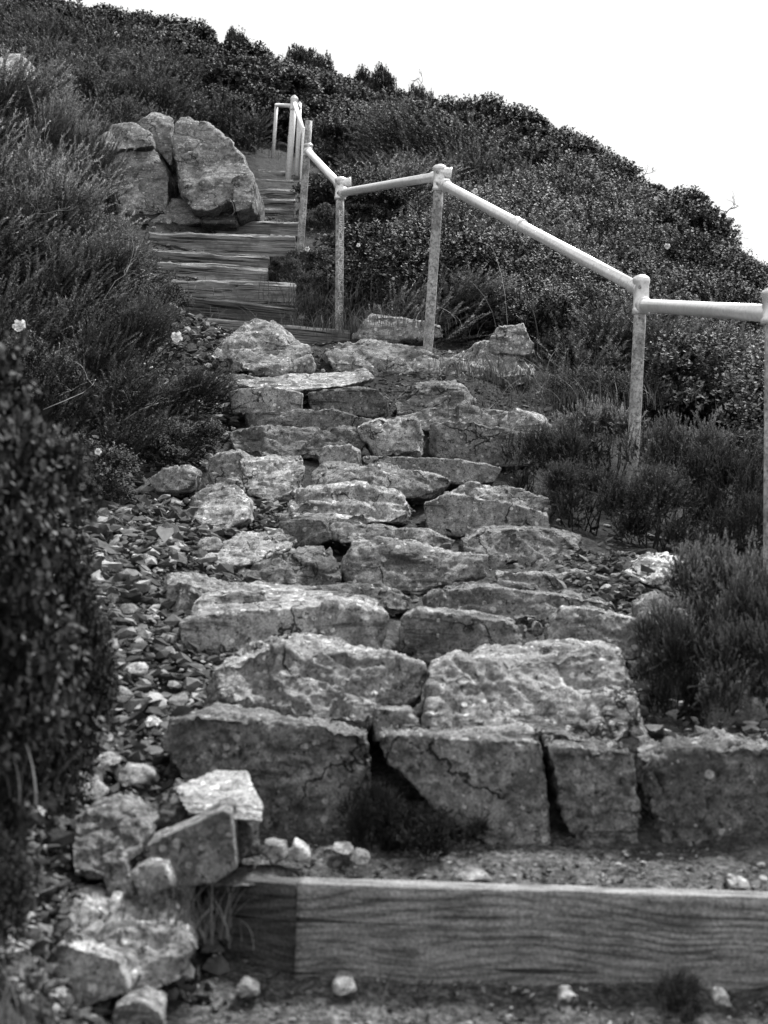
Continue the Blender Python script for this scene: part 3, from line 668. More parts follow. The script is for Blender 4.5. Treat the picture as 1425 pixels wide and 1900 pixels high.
# coupling on the long rail
a, b = P(1188, 537, 6.6), P(815, 338, 8.3)
part_tubes('coupling', [sleeve(lerp(a, b, .53), lerp(a, b, .565), .034)], M['rail'], hr)
def fitting(px, y0, y1, d, sides):
    bolts = []; lst = [sleeve(P(px - 1, y1, d), P(px, y0, d), .037)]
    top = P(px, y0, d); lst.append(([top, top + Vector((0, 0, .006)), top + Vector((0, 0, .012))], np.array([.035, .030, .012])))
    for s in sides: lst.append(sleeve(s[0], s[1], .0345))
    for yy in (.3, .75):
        b_ = lerp(P(px, y0, d), P(px - 1, y1, d), yy) + Vector((-.012, -.034, 0)); bolts.append(([b_, b_ + Vector((-.003, -.014, 0))], np.array([.009, .009])))
    part_tubes('fitting', lst, M['rail'], hr); part_tubes('clamp_screws', bolts, M['post'], hr, 6)
def toward(px, py, d, q, l=.09):
    p = P(px, py, d); v = (q - p).normalized(); return (p, p + v * l)
fitting(1190, 515, 584, 6.6, [toward(1190, 566, 6.6, eX, .08), toward(1188, 537, 6.6, P(815, 338, 8.3), .06)])
fitting(816, 309, 355, 8.3, [toward(816, 338, 8.3, P(1188, 537, 6.6)), toward(816, 328, 8.3, P(632, 358, 9.9)), toward(816, 320, 8.3, P(870, 326, 8.3), .07)])
fitting(632, 331, 371, 9.9, [toward(632, 358, 9.9, P(808, 328, 8.3), .08), toward(631, 345, 9.9, P(571, 280, 11.8), .07), toward(632, 340, 9.9, P(660, 338, 9.9), .075)])
fitting(1436, 540, 602, 4.6, [toward(1436, 583, 4.6, eB2, .07)])
fitting(572, 268, 290, 11.8, [toward(571, 280, 11.8, P(631, 345, 9.9), .07)])
# scratched letters running down the left post
def letters(txt, px, py0, py1, d, r):
    n = len(txt); a, b = P(px, py0, d), P(px - 1.2, py1, d); step = (b - a).length / n
    for i, ch in enumerate(txt):
        pass
    lst_c, lst_f, k = [], [], 0
    for i, ch in enumerate(txt):
        if ch == ' ': continue
        cu = bpy.data.curves.new('t', 'FONT'); cu.body = ch; cu.size = step * 1.25; cu.extrude = .0006; cu.align_x = 'CENTER'
        o = bpy.data.objects.new('t', cu); COL.objects.link(o)
        m = bpy.data.meshes.new_from_object(o.evaluated_get(bpy.context.evaluated_depsgraph_get()))
        bm = bmesh.new(); bm.from_mesh(m); bmesh.ops.triangulate(bm, faces=bm.faces); 
        c = np.array([list(v.co) for v in bm.verts]); f = np.array([[v.index for v in fa.verts] for fa in bm.faces]); bm.free()
        bpy.data.objects.remove(o); bpy.data.meshes.remove(m)
        p = lerp(a, b, (i + .8) / n)
        th = c[:, 0] / r * .95
        q = np.c_[p.x + .008 + (r + .0012) * np.sin(th + .15) - .008, p.y - (r + .0012) * np.cos(th + .15) - c[:, 2], p.z + c[:, 1]]
        lst_c.append(q); lst_f.append(f + k); k += len(q)
    me = np_mesh('letters', np.vstack(lst_c) - np.array(hr.location), np.vstack(lst_f))
    link('scratched_letters', me, M['scratch'], hr)
letters('KESKUE ZUSOKLA CS', 631.5, 392, 592, 9.9, RP)
# upper railing
r0 = P(540, 300, 17.5)
hr2 = empty('handrail', r0, 'far white-painted handrail at the bend above the outcrop', 'handrail')
def up(px_t, py_t, px_b, py_b, d, r): 
    t, b = P(px_t, py_t, d), P(px_b, py_b, d); g = float(H(b.x, b.y)[0])
    if b.z > g: b = b - (t - b).normalized() * (b.z - g + .1)
    part_tubes('post', [(seg(b, t, 3), r), ([t, t + Vector((0, 0, .02))], np.array([r, r * .4]))], M['white_paint'], hr2); return t
up(564, 240, 558, 396, 14.5, .022)
up(546, 180, 537, 302, 17.5, .038)
up(556, 192, 552, 290, 18.2, .028)
up(513, 196, 506, 299, 19.5, .024)
for a, b in [((563, 246, 14.5), (547, 192, 17.5)), ((546, 197, 17.5), (513, 195, 19.5)), ((556, 200, 18.2), (547, 190, 17.5))]:
    part_tubes('rail', [(seg(P(*a), P(*b)), .026)], M['white_paint'], hr2)
part_tubes('fitting', [sleeve(P(545, 205, 17.5), P(546, 182, 17.5), .045)], M['white_paint'], hr2)
r1 = P(389, 175, 24)
pst = empty('signpost', r1, 'small distant metal post with a short arm among the high shrubs', 'post')
part_tubes('post', [(seg(P(387, 205, 24), P(390, 146, 24)), .03)], M['post'], pst)
part_tubes('arm', [(seg(P(390, 149, 24), P(368, 145, 23.5)), .035)], M['white_paint'], pst)

# ------------------------------------------------------------------ plants
def unit(v): return v / (np.linalg.norm(v, axis=-1, keepdims=True) + 1e-9)
def crown_pts(R, n, rx, hz, lobes=9, inner=.0, tall=False):
    low = lobes == 34
    """points and outward normals on a lumpy crown made of overlapping lobes; real metres"""
    lc = []; 
    for k in range(lobes):
        a = R.uniform(0, 2 * math.pi); rr = math.sqrt(R.uniform(0, 1)) * .62 * rx; z = hz * (R.uniform(.28, .80) - .30 * (rr / rx)); rr *= R.uniform(.8, 1.4)
        if low: z = hz * R.uniform(.08, .8) * (1 - .3 * (rr / rx) ** 2)
        sz_ = 1.0 if lobes < 13 else .72
        if tall:
            z = hz * R.uniform(.15, .93); rr *= 1.5 * (.55 + .45 * min(1, 2 * z / hz)) * (1 - .35 * (z / hz) ** 3); sz_ = .55
        lc.append((rr * math.cos(a), rr * math.sin(a), z, rx * R.uniform(.22, .56) * sz_))
    if not tall: lc.append((0, 0, hz * .38, rx * .62))
    lc = np.array(lc); idx = R.randint(0, len(lc), n * 3)
    u = unit(R.normal(size=(n * 3, 3))); u[:, 2] = np.where(R.uniform(size=n * 3) < .8, np.abs(u[:, 2]), u[:, 2])
    sq = np.array([1, 1, 1.0 if tall else hz / rx * .75])
    sc = 1 - inner * R.uniform(0, 1, (n * 3, 1)) ** 1.5
    p = lc[idx, :3] + u * lc[idx, 3:4] * sq * sc * (1 + .10 * noise(u * 3 + idx[:, None])[:, None])
    # drop those deep inside other lobes
    d = (p[:, None, :] - lc[None, :, :3]) / sq; q = (np.linalg.norm(d, axis=2) / lc[None, :, 3]); q[np.arange(len(p)), idx] = 9
    keep = (q.min(1) > .80 * (1 - inner)) & (p[:, 2] > .02 * hz)
    p, u = p[keep][:n], u[keep][:n]
    return p, unit(u / sq), lc
def stems(R, lc, n, r0=.012):
    lst = []
    for k in range(n):
        c = lc[k % len(lc)]; e = c[:3] + R.normal(size=3) * c[3] * .35
        b = np.array([R.uniform(-.06, .06), R.uniform(-.06, .06), -.12]); 
        m1_ = b + (e - b) * .35 + R.normal(size=3) * .04 + [0, 0, -.03]; m2_ = b + (e - b) * .7 + R.normal(size=3) * .05
        lst.append(([b, m1_, m2_, e], np.array([r0, r0 * .75, r0 * .5, r0 * .2])))
    return lst
TIP = [None]
def heath_foliage(R, rx=.6, hz=.8, nsh=620, per=56, wind=(.5, .1), L=(.16, .38), nl=.022, nw=.0030, lobes=9, up=.8, rj=.26):
    p, u, lc = crown_pts(R, nsh, rx, hz, lobes, .35); S_ = len(p)
    dr = unit(u * .55 + np.array([wind[0], wind[1], up]) + R.normal(size=(S_, 3)) * rj)
    ln = R.uniform(L[0], L[1], (S_, 1)); per2 = per
    perp = unit(np.cross(dr, R.normal(size=(S_, 3))))
    t = np.sort(R.uniform(0, 1, (S_, per2)), 1)[..., None]
    ax = p[:, None] - dr[:, None] * ln[:, None] * .38 + dr[:, None] * ln[:, None] * t + perp[:, None] * (ln[:, None] * .18 * t * t)
    rp = unit(R.normal(size=(S_, per2, 3))); nd = unit(dr[:, None] * .9 + unit(np.cross(dr[:, None], rp)) * .75)
    wv = unit(np.cross(nd, R.normal(size=(S_, per2, 3)))) * nw * (1 - .4 * t)
    l = nl * R.uniform(.6, 1.3, (S_, per2, 1)) * (1.1 - .4 * t)
    v = np.stack([ax - wv, ax + wv, ax + nd * l + wv * .25, ax + nd * l - wv * .25], 2).reshape(-1, 3)
    f = np.arange(len(v)).reshape(-1, 4)
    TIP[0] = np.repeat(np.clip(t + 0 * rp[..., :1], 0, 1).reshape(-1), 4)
    return v, f, lc
def leafy_foliage(R, rx=.6, hz=.7, nro=2300, per=9, ll=.022, lw=.011, lobes=12, inner=.45, tall=False):
    p, u, lc = crown_pts(R, nro, rx, hz, lobes, inner, tall); S_ = len(p)
    ax = unit(u + np.array([0, 0, .6]) + R.normal(size=(S_, 3)) * .45)
    t = R.uniform(0, 1, (S_, per, 1)); rp = unit(R.normal(size=(S_, per, 3)))
    side = unit(np.cross(ax[:, None], rp)); nd = unit(ax[:, None] * .55 + side * .9)
    base = p[:, None] + ax[:, None] * (t - .5) * .07
    wv = unit(np.cross(nd, ax[:, None] + .4 * rp)) * lw * .5 * R.uniform(.7, 1.2, (S_, per, 1)); l = ll * R.uniform(.7, 1.25, (S_, per, 1))
    v = np.stack([base, base + nd * l * .5 + wv, base + nd * l, base + nd * l * .5 - wv], 2).reshape(-1, 3)
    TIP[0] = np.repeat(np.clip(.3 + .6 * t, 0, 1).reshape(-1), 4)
    f = np.arange(len(v)).reshape(-1, 4)
    return v, f, lc
PRO = {}
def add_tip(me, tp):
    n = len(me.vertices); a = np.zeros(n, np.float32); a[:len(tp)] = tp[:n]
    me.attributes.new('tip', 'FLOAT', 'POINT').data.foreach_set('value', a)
def make_proto(key, kind, seed, n_stem=14, pale_stem=False, **kw):
    R = np.random.RandomState(seed)
    v, f, lc = (heath_foliage if kind == 'heath' else leafy_foliage)(R, **kw)
    sv, sf = multi_tube(stems(R, lc, n_stem, .012 * kw.get('rx', .6) / .6), 5); tp = TIP[0]
    fm, sm = M[kind], M['twig']
    PRO[key] = dict(fol=np_mesh(key + '_foliage', v, f, False, [fm]), stem=np_mesh(key + '_stems', sv, sf, True, [sm]),
                    one=np_mesh(key + '_shrub', np.vstack([v, sv]), np.vstack([f, sf + len(v)]), False, [fm, sm], np.r_[np.zeros(len(f)), np.ones(len(sf))]),
                    rx=kw.get('rx', .6), hz=kw.get('hz', .8 if kind == 'heath' else .7))
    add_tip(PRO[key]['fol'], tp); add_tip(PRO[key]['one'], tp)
for i in range(3):
    make_proto('heath%d' % i, 'heath', 10 + i, nsh=330, per=200, L=(.2, .45))
    make_proto('leafy%d' % i, 'leafy', 20 + i, nro=4200, per=12, ll=.017, lw=.010, lobes=24, inner=.3)
make_proto('fine0', 'heath', 40, nsh=750, per=110, L=(.06, .19), nl=.014, nw=.0020, wind=(.05, -.1), rx=.45, hz=.6, up=.55, rj=.42, lobes=13)
make_proto('fine1', 'heath', 41, nsh=750, per=110, L=(.06, .19), nl=.014, nw=.0020, wind=(-.1, -.1), rx=.45, hz=.6, up=.55, rj=.42, lobes=13)
make_proto('scrub0', 'leafy', 50, nro=4200, per=10, ll=.034, lw=.019, rx=.8, hz=1.0, lobes=26, inner=.35)
make_proto('scrub1', 'leafy', 51, nro=4200, per=10, ll=.034, lw=.019, rx=.8, hz=1.0, lobes=18, inner=.35)
make_proto('bigleaf', 'leafy', 60, 5, nro=3600, per=13, ll=.015, lw=.009, rx=.3, hz=.65, lobes=34, inner=.35)
make_proto('bigleaf2', 'leafy', 61, 5, nro=3600, per=13, ll=.015, lw=.009, rx=.3, hz=.65, lobes=34, inner=.35)
def shrub(key, x, y, rad, hgt, label, group=None, rot=None, tone=1.0, parts=True, name='shrub', cat='shrub', sink=.06, zb=None):
    pr = PRO[key]; z = (float(H(x, y)[0]) if zb is None else zb) - sink
    sx = rad / pr['rx']; sz = hgt / pr['hz']; rot = rnd.uniform(0, 6.28) if rot is None else rot
    if parts:
        o = empty(name, (x, y, z), label, cat, group); o.rotation_euler.z = rot; o.scale = (sx, sx, sz)
        a = link('foliage', pr['fol'], None, o); a.color = (tone,) * 3 + (1,)
        b = link('stems', pr['stem'], None, o)
    else:
        o = link(name, pr['one'], None, None, (x, y, z)); tag(o, label, cat, group); o.rotation_euler.z = rot; o.scale = (sx, sx, sz); o.color = (tone,) * 3 + (1,)
    return o
def keyshrub(key, px, py, d, wpx, label, tone=1.0, rot=None, group=None, **kw):
    t = P(px, py, d); g = float(H(t.x, t.y)[0]); h = min(2.6, max(.3, (t.z - g + .05) * (1.18 if d > 26 else 1.22 if d < 9 and 'leaf' not in key else 1.05)))
    return shrub(key, t.x, t.y, wpx / 2 / 2640 * d, h, label, group, rot if rot is not None else rnd.uniform(-.5, .5), tone, **kw)
GL = 'shrubs covering the left bank'
for i, (px, py, d, wp, lab, tn) in enumerate([
  (40,140,13.5,330,'feathery shrub below the pale rock in the top left corner',1.7),
  (125,205,12,220,'feathery shrub touching the left end of the rock outcrop',1.5),
  (30,270,10.5,330,'grey-tipped feathery shrub at the left edge level with the outcrop',2.0),
  (110,335,10,250,'feathery shrub in front of the outcrop leaning over the bank',1.8),
  (215,440,9.6,170,'small feathery shrub left of the topmost timber',.9),
  (40,430,9,340,'wide pale-tipped feathery shrub at the left edge above the white flower',1.8),
  (190,470,8.4,260,'dark feathery shrub left of the cracked timber',.9),
  (278,520,8.5,150,'dark leafy-looking shrub spilling beside the weathered timbers',.7),
  (100,560,7.4,330,'feathery shrub with the large white flower at its left',.9),
  (262,590,7.3,230,'feathery shrub whose edge carries the second white flower',.8),
  (20,600,6.6,260,'dark feathery shrub at the left edge behind the blurred bush',.7),
  (190,700,6.5,300,'dark shrub with wiry pale twigs above the rubble',.6),
  (375,730,7.1,210,'low dark shrub beside the steps with curling twigs',.55),
  (110,790,5.5,300,'dark shrub behind the blurred bush with a small pale flower',.5),
  (310,790,6.5,230,'low black shrub just above the pale-topped boulder',.5)]):
    keyshrub(('leafy%d' if i in (7, 10, 13, 14) else 'heath%d') % (i % 3), px, py, d, wp * 1.1, lab, tn * (1.35 if i < 9 else 1.1), group=GL)
GB = 'blurred leafy bushes in the left foreground'
for key, px, py, d, wp, lab, tn in [
  ('bigleaf', -150, 560, 2.35, 620, 'tall out-of-focus leafy bush cut by the left edge', .45),
  ('bigleaf2', -60, 740, 2.45, 470, 'out-of-focus leafy bush bulging towards the scree below the tall one', .38),
  ('bigleaf', 125, 985, 2.75, 230, 'black low bush whose foot meets the scree', .3)]:
    keyshrub(key, px, py, d, wp, lab, tn, group=GB, rot=rnd.uniform(0, 6))
keyshrub('bigleaf2', -20, 1380, 2.35, 170, 'black low bush at the left edge under the tall blurred one', .35, rot=1)
keyshrub('bigleaf', -30, 1570, 2.15, 200, 'dark bush in the bottom left corner beside the fractured boulder', .4, rot=2)
GR = 'fine-leaved heath shrubs along the right side'
for i, (key, px, py, d, wp, lab, tn) in enumerate([
  ('fine0', 1010, 800, 6.3, 200, 'fine-leaved shrub overlapping the right end of the tenth step', .7),
  ('fine1', 1120, 745, 6.9, 240, 'upright feathery shrub hiding the left foot of the third post', 2.4),
  ('fine0', 1250, 790, 6.3, 240, 'feathery shrub in front of the third post', 1.6),
  ('fine1', 1080, 860, 5.9, 230, 'fine-leaved shrub spreading over the wide grey stone', .8),
  ('fine0', 1220, 880, 5.6, 260, 'dark-footed fine-leaved shrub above the white rock', .7),
  ('fine1', 1370, 830, 5.8, 240, 'dark shrub at the right edge below the thick rail', .6),
  ('fine0', 1400, 930, 5.1, 220, 'black shaded shrub at the right edge above the tufted one', .4),  # low tone puts the shade into its colour
  ('fine1', 1365, 1010, 4.05, 290, 'tufted fine-leaved shrub on the right above the lowest steps', 1.9),
  ('fine0', 1235, 1125, 3.8, 150, 'small grey fine-leaved shrub beside the wedge-shaped stone', 1.8),
  ('fine1', 1420, 1060, 3.8, 220, 'fine-leaved shrub cut by the right edge with bare pale twigs', .9),
  ('fine1', 1330, 800, 7.4, 300, 'feathery shrub behind the thick rail between the two right posts', 1.2),
  ('fine0', 1120, 690, 8.0, 260, 'feathery shrub behind the tall dry stalks near the third post', 1.3),
  ('fine1', 1350, 1150, 3.55, 260, 'dark fine-leaved shrub drooping over the mossy boulder', .9),
  ('fine0', 1250, 1180, 3.6, 150, 'added black shrub painting shade into the hollow beside the sloping stone', .35)]):  # added shrub, its low tone paints the shade of the hollow
    keyshrub(key, px, py, d, wp, lab, tn, group=GR, rot=rnd.uniform(0, 6))
# leafy scrub behind the rails
GM = 'small-leaved shrubs behind the handrail'
for i, (px, py, d, wp, lab, tn) in enumerate([
  (700,420,12.5,230,'small-leaved shrub between the two middle posts',1.0),
  (600,470,11.8,150,'small-leaved shrub left of the post with scratched letters',.9),
  (880,470,12.0,260,'small-leaved shrub right of the tallest-looking post',1.0),
  (1000,520,11.2,240,'small-leaved shrub under the middle of the long rail',1.0),
  (1110,560,10.5,240,'small-leaved shrub under the lower half of the long rail',1.1),
  (1290,600,10.2,280,'small-leaved shrub right of the third post',1.1),
  (1420,620,10,260,'small-leaved shrub at the right edge behind the thick rail',1.0),
  (1200,680,9.4,260,'dark small-leaved shrub behind the foot of the third post',.8),
  (1360,720,8.6,260,'dark small-leaved shrub at the right edge below the rail',.8),
  (1060,640,9.8,200,'dark small-leaved shrub behind the tall dry stalks',.8),
  (860,560,10.6,200,'dark small-leaved shrub at the foot of the tallest-looking post',.7),
  (720,520,11.2,160,'dark shrub with crooked twigs behind the pale grassy rock',.8),
  (580,520,11.0,110,'low leafy shrub crowding the ends of the timbers',.8),
  (600,405,13.2,110,'leafy shrub right of the leaning post foot',1.1),(525,468,11.2,90,'small leafy shrub covering the end of the cracked timber',.7),(660,380,14,160,'leafy shrub under the short level rail',1.2),(600,560,10.3,110,'low leafy shrub left of the lettered post foot',.8)]):
    keyshrub('leafy%d' % (i % 3), px, py, d, wp, lab, tn, group=GM, rot=rnd.uniform(0, 6))
# the shrubs of the slope beyond, one by one
def path_band(y):   # left and right limits of the steps
    T = [(0, -.6, 1.6), (3, -.6, .8), (5, -.7, .8), (8, -1.5, 1.5), (10, -1.75, -.35), (12, -2.3, -.5), (12.6, -3.1, -.65), (14, -2.6, -.75), (19, -1.9, -1.05), (20.5, -1.75, -1.3)]
    for (a, l0, r0_), (b, l1, r1_) in zip(T, T[1:]):
        if a <= y <= b:
            t = (y - a) / (b - a); return l0 + (l1 - l0) * t, r0_ + (r1_ - r0_) * t
    return None
y = 8.2; n_sc = 0
sp = random.Random(21)
while y < 34:
    rad = .50 + .022 * y; step = rad * 1.12
    x = -y * .30 - 1.2
    while x < y * .30 + 1.5:
        xx = x + sp.uniform(-.3, .3) * step; yy = y + sp.uniform(-.35, .35) * step
        pb = path_band(yy); x += step * sp.uniform(.95, 1.25)
        r_ = rad * sp.uniform(.7, 1.25)
        if pb and pb[0] - r_ * .75 < xx < pb[1] + r_ * .8: continue
        if 11.8 < yy < 13.8 and -3.3 < xx < -.6: continue
        z = float(H(xx, yy)[0])
        # keep only what the picture can show
        v = CAM_ROT.transposed() @ (Vector((xx, yy, z + .5)) - Vector((0, 0, HC)))
        px = CXP + F0 * v.x / -v.z; py = CYP - F0 * v.y / -v.z
        if px < -90 or px > 1520 or py < -60: continue
        left = px < 450 + 0 * py
        if yy < 20:
            if left: key, tn, g, lab = 'heath%d' % sp.randrange(3), sp.uniform(.7, 1.3), 'heath shrubs on the upper left bank', 'feathery grey-green shrub on the upper left bank behind the outcrop'
            else:
                k = sp.random()
                if (k < .78 or (px > 950 and yy > 13)) and not (14 < yy < 18 and 540 < px < 930 and k > .2): key, tn, g, lab = 'leafy%d' % sp.randrange(3), float(np.clip(1.0 + 1.6 * noise(np.array([[xx * .45, yy * .3, 9.]]))[0], .4, 2.0)) * sp.uniform(.7, 1.3), 'leafy shrubs on the slope above the long rail', 'rounded small-leaved shrub on the slope above the long rail'
                else: key, tn, g, lab = 'heath%d' % sp.randrange(3), sp.uniform(1.3, 2.3), 'pale heath shrubs above the long rail', 'pale feathery shrub among the leafy ones above the long rail'
        elif yy < 27:
            if noise(np.array([[xx * .3, yy * .3, 4.]]))[0] > .1 and px < 430 and yy < 24: key, tn, g, lab = 'heath%d' % sp.randrange(3), sp.uniform(.9, 1.5), 'pale shrubs halfway to the skyline', 'pale feathery shrub halfway up to the skyline'
            else: key, tn, g, lab = 'scrub%d' % sp.randrange(2), sp.uniform(.6, 1.1), 'dark shrubs halfway to the skyline', 'dark mounded shrub halfway up to the skyline'
        else:
            key, tn, g, lab = 'scrub%d' % sp.randrange(2), sp.uniform(.3, .8), 'dark shrubs along the skyline', 'dark rounded shrub near the skyline of the hill'
        hh = r_ * sp.uniform(.95, 1.35) * (.8 if key.startswith('heath') else 1)
        shrub(key, xx, yy, r_ * 1.1, hh, lab, g, None, tn, parts=False, sink=.12); n_sc += 1
    y += step * .92
print('scattered shrubs', n_sc)
# named skyline shrubs that make the outline
for px, py, d, wp, lab, tn in [
  (90,0,27,200,'dark shrub at the top left where the hill leaves the picture',.5),(245,35,28,230,'broad dark skyline shrub nearest the top left',.5),
  (445,52,30,90,'upstanding round-headed shrub on the skyline above the outcrop',.45),(570,95,31,120,'ragged skyline shrub right of the round-headed one',.4),
  (690,130,31,110,'ragged tall skyline shrub above the tallest-looking post',.4),(780,165,31,70,'thin wispy skyline shrub left of the flat-topped one',.4),
  (880,188,30,210,'flat-topped dark skyline shrub in the middle of the ridge',.4),(975,205,30,90,'rounded end of the dark ridge before it drops away',.4),
  (1100,285,28,120,'skyline shrub below the flat-topped clump',.5),(1250,380,27,140,'skyline shrub left of the bare branch',.6),(1400,480,26,150,'skyline shrub at the right edge',.6)]:
    keyshrub('scrub%d' % (px % 2), px, py, d, wp, lab, tn, rot=rnd.uniform(0, 6), parts=False)

# bare branches
def branch(name, px, py, d, tpx, tpy, label, seed, r0=.012, mat='twig', spread=.5, depth=4, cat='branch'):
    R = np.random.RandomState(seed); A_ = np.array(P(px, py, d)); B_ = np.array(P(tpx, tpy, d)); L0 = np.linalg.norm(B_ - A_); lst = []
    def grow(p, dv, l, r, k):
        pts = [p]; q = p.copy(); dd = dv.copy()
        for s in range(4):
            dd = unit(dd + R.normal(size=3) * .28); q = q + dd * l / 4; pts.append(q.copy())
        lst.append((pts, np.linspace(r, r * .55, 5)))
        if k > 0:
            for m in range(3 if k > 1 else 4):
                grow(pts[R.randint(2, 5)], unit(dd + R.normal(size=3) * spread + [0, 0, .15]), l * R.uniform(.45, .7), r * .55, k - 1)
    grow(A_, unit(B_ - A_), L0 * .6, r0, depth)
    c, f = multi_tube(lst, 4); c = c - A_
    o = link(name, np_mesh(name, c, f, True), M[mat], None, Vector(A_)); return tag(o, label, cat)
branch('bare_branch', 1270, 475, 25, 1390, 390, 'bare twiggy branch against the sky on the right ridge', 3, .022)
for i, (px, py, d, tx, ty, lab) in enumerate([(575,150,31,600,85,'thin twigs on the skyline left of the white rail top'),(770,220,30,790,150,'wispy twigs on the skyline left of the flat-topped clump'),(1180,360,27,1190,300,'twigs poking from the skyline below the flat-topped clump'),(440,110,30,420,50,'twigs at the crown of the round-headed skyline shrub')]):
    branch('bare_branch', px, py, d, tx, ty, lab, 50 + i, .02, 'twig', depth=4)
branch('bare_branch', 790, 470, 11.0, 770, 350, 'crooked dark twig crossing left of the tallest-looking post', 5, .010, depth=3)
branch('bare_branch', 820, 470, 11.0, 860, 380, 'crooked dark twig right of the tallest-looking post', 6, .010, depth=3)
branch('bare_branch', 1340, 1250, 3.6, 1420, 1170, 'pale fork-shaped twig above the dark mossy boulder', 9, .002, 'pale', depth=2)
branch('bare_branch', 800, 620, 10.0, 900, 560, 'tangled pale twigs behind the tallest-looking post foot', 10, .008, 'pale', depth=3, spread=.8)
branch('bare_branch', 430, 400, 11.9, 440, 345, 'thin weed stalks in front of the outcrop', 11, .006, 'dry', depth=2, cat='weed')
for i, (px, py, d, tx, ty, lab) in enumerate([(80,760,6.0,330,600,'pale wiry twigs slanting through the left bank shrubs'),(230,780,6.3,340,720,'curling pale twigs low on the left bank'),(190,560,7.3,290,430,'slanting pale twigs beside the split timber'),(20,480,8.6,110,330,'pale twigs rising from the wide pale-tipped shrub')]):
    branch('bare_branch', px, py, d, tx, ty, lab, 30 + i, .0017, 'pale', depth=2, spread=.3)

# grass, dry stalks
def blades(name, spots, label, cat, mat='dry', group=None, kind=None, w0=.0022, seed=0):
    R = np.random.RandomState(seed); V, Fq, k = [], [], 0; org = Vector(P(*spots[0][:3]))
    for (px, py, d, n, hgt, spread) in spots:
        c = P(px, py, d); g = c.z
        for _ in range(n):
            x = c.x + R.normal() * spread; y = c.y + R.normal() * spread; z = max(g - .02, float(H(x, y)[0])) - .02
            h = hgt * R.uniform(.5, 1.15); lean = R.normal(size=2) * .5 * h; wv = unit(R.normal(size=3) * [1, 1, 0]) * w0 * R.uniform(.6, 1.3)
            pts = []
            for s in range(6):
                t = s / 5; b = np.array([x + lean[0] * t * t, y + lean[1] * t * t, z + h * t * (1 - .12 * t)]); ww = wv * (1 - t * .85)
                pts += [b - ww, b + ww]
            for s in range(5): Fq.append([k + 2 * s, k + 2 * s + 1, k + 2 * s + 3, k + 2 * s + 2])
            V += pts; k += 12
    V = np.array(V) - np.array(org)
    o = link(name, np_mesh(name, V, np.array(Fq)), M[mat], None, org)
    return tag(o, label, cat, group, kind)
blades('grass', [(600,600,9.6,160,.16,.18),(680,600,9.2,140,.18,.22),(740,600,9.1,140,.18,.22),(880,690,8.0,160,.16,.16),(960,700,7.9,130,.18,.22),(1030,740,7.6,130,.2,.22),(900,770,7.2,160,.15,.15),(560,560,10.2,120,.2,.12),(520,300,19.5,160,.3,.5),(480,395,12.6,60,.15,.2),(440,590,9.6,60,.10,.3),(440,540,10.2,60,.08,.3),(1100,740,7.6,110,.22,.25),(700,560,10,130,.3,.4)], None, None, kind='stuff', seed=4)
blades('dry_stalks', [(1030,700,7.9,5,.95,.10)], 'tall thin dry stalks standing left of the third post', 'dry grass', w0=.002, seed=8)
blades('dry_stalks', [(1110,720,7.7,5,.75,.10)], 'leaning dry stalks close to the third post', 'dry grass', w0=.002, seed=9)
blades('dry_stalks', [(960,640,8.6,4,.9,.10)], 'thin dry stalks rising under the long rail', 'dry grass', w0=.002, seed=10)
blades('grass_tuft', [(330,1670,2.5,70,.13,.035),(390,1700,2.52,50,.10,.03)], 'dry grass tuft between the upright slab and the timber block', 'grass tuft', w0=.0016, seed=11)
blades('grass_tuft', [(20,1430,2.2,24,.12,.05)], 'pale blurred grass tuft at the left edge', 'grass tuft', w0=.002, seed=12)
blades('grass_tuft', [(20,1900,2.0,60,.16,.05)], 'blurred grass tuft in the bottom left corner', 'grass tuft', w0=.002, seed=13)
blades('dry_grass', [(712,1825,2.53,6,.13,.012)], 'short dry stem leaning on the foreground timber', 'dry grass', w0=.0025, seed=14)
q = P(1265, 1850, 2.5); shrub('fine0', q.x, q.y, .055, .115, 'small dark weed growing at the foot of the foreground timber', None, 1.0, .7, name='weed', cat='weed', zb=q.z)
q = P(800, 1565, 2.86); shrub('fine1', q.x, q.y + .03, .13, .15, 'added black plant filling the shaded void under the undercut stone', None, 1.0, .15, name='weed', cat='plant', zb=q.z)  # added near-black plant stands in for the shaded void under the stone
q = P(700, 1540, 2.9); shrub('fine0', q.x, q.y, .09, .17, 'added black fern-like plant filling the shaded void against the long dark stone', None, 2.0, .25, name='weed', cat='plant', zb=q.z)  # second added plant, its tone blackened to paint the void's shade

# ------------------------------------------------------------------ gravel
def gravel(name, regions, seed):
    R = np.random.RandomState(seed)
    bm = bmesh.new(); bmesh.ops.create_icosphere(bm, subdivisions=1, radius=1); bc = np.array([list(v.co) for v in bm.verts]); bf = np.array([[v.index for v in f.verts] for f in bm.faces]); bm.free()
    V, Fq, k = [], [], 0
    for (x0, x1, y0, y1, n, s0, s1, fn_) in regions:
        xs, ys = R.uniform(x0, x1, n), R.uniform(y0, y1, n); zs = H(xs, ys)
        for x, y_, z in zip(xs, ys, zs):
            z = fn_(x, y_, z) if fn_ else z
            if z is None: continue
            s = s0 * (s1 / s0) ** (R.uniform() ** 2.0)
            c = bc * (1 + R.normal(size=(len(bc), 1)) * .34) * np.array([1, R.uniform(.5, .9), R.uniform(.2, .6)]) * s
            a, b_, e = R.uniform(0, 6.28), R.normal() * .35, R.normal() * .35
            m = np.array(Matrix.Rotation(a, 3, 'Z') @ Matrix.Rotation(b_, 3, 'X') @ Matrix.Rotation(e, 3, 'Y'))
            V.append(c @ m.T + [x, y_, z + s * R.uniform(-.15, .15)]); Fq.append(bf + k); k += len(bc)
    o = link(name, np_mesh(name, np.vstack(V), np.vstack(Fq)), M['gravel']); return tag(o, kind='stuff')
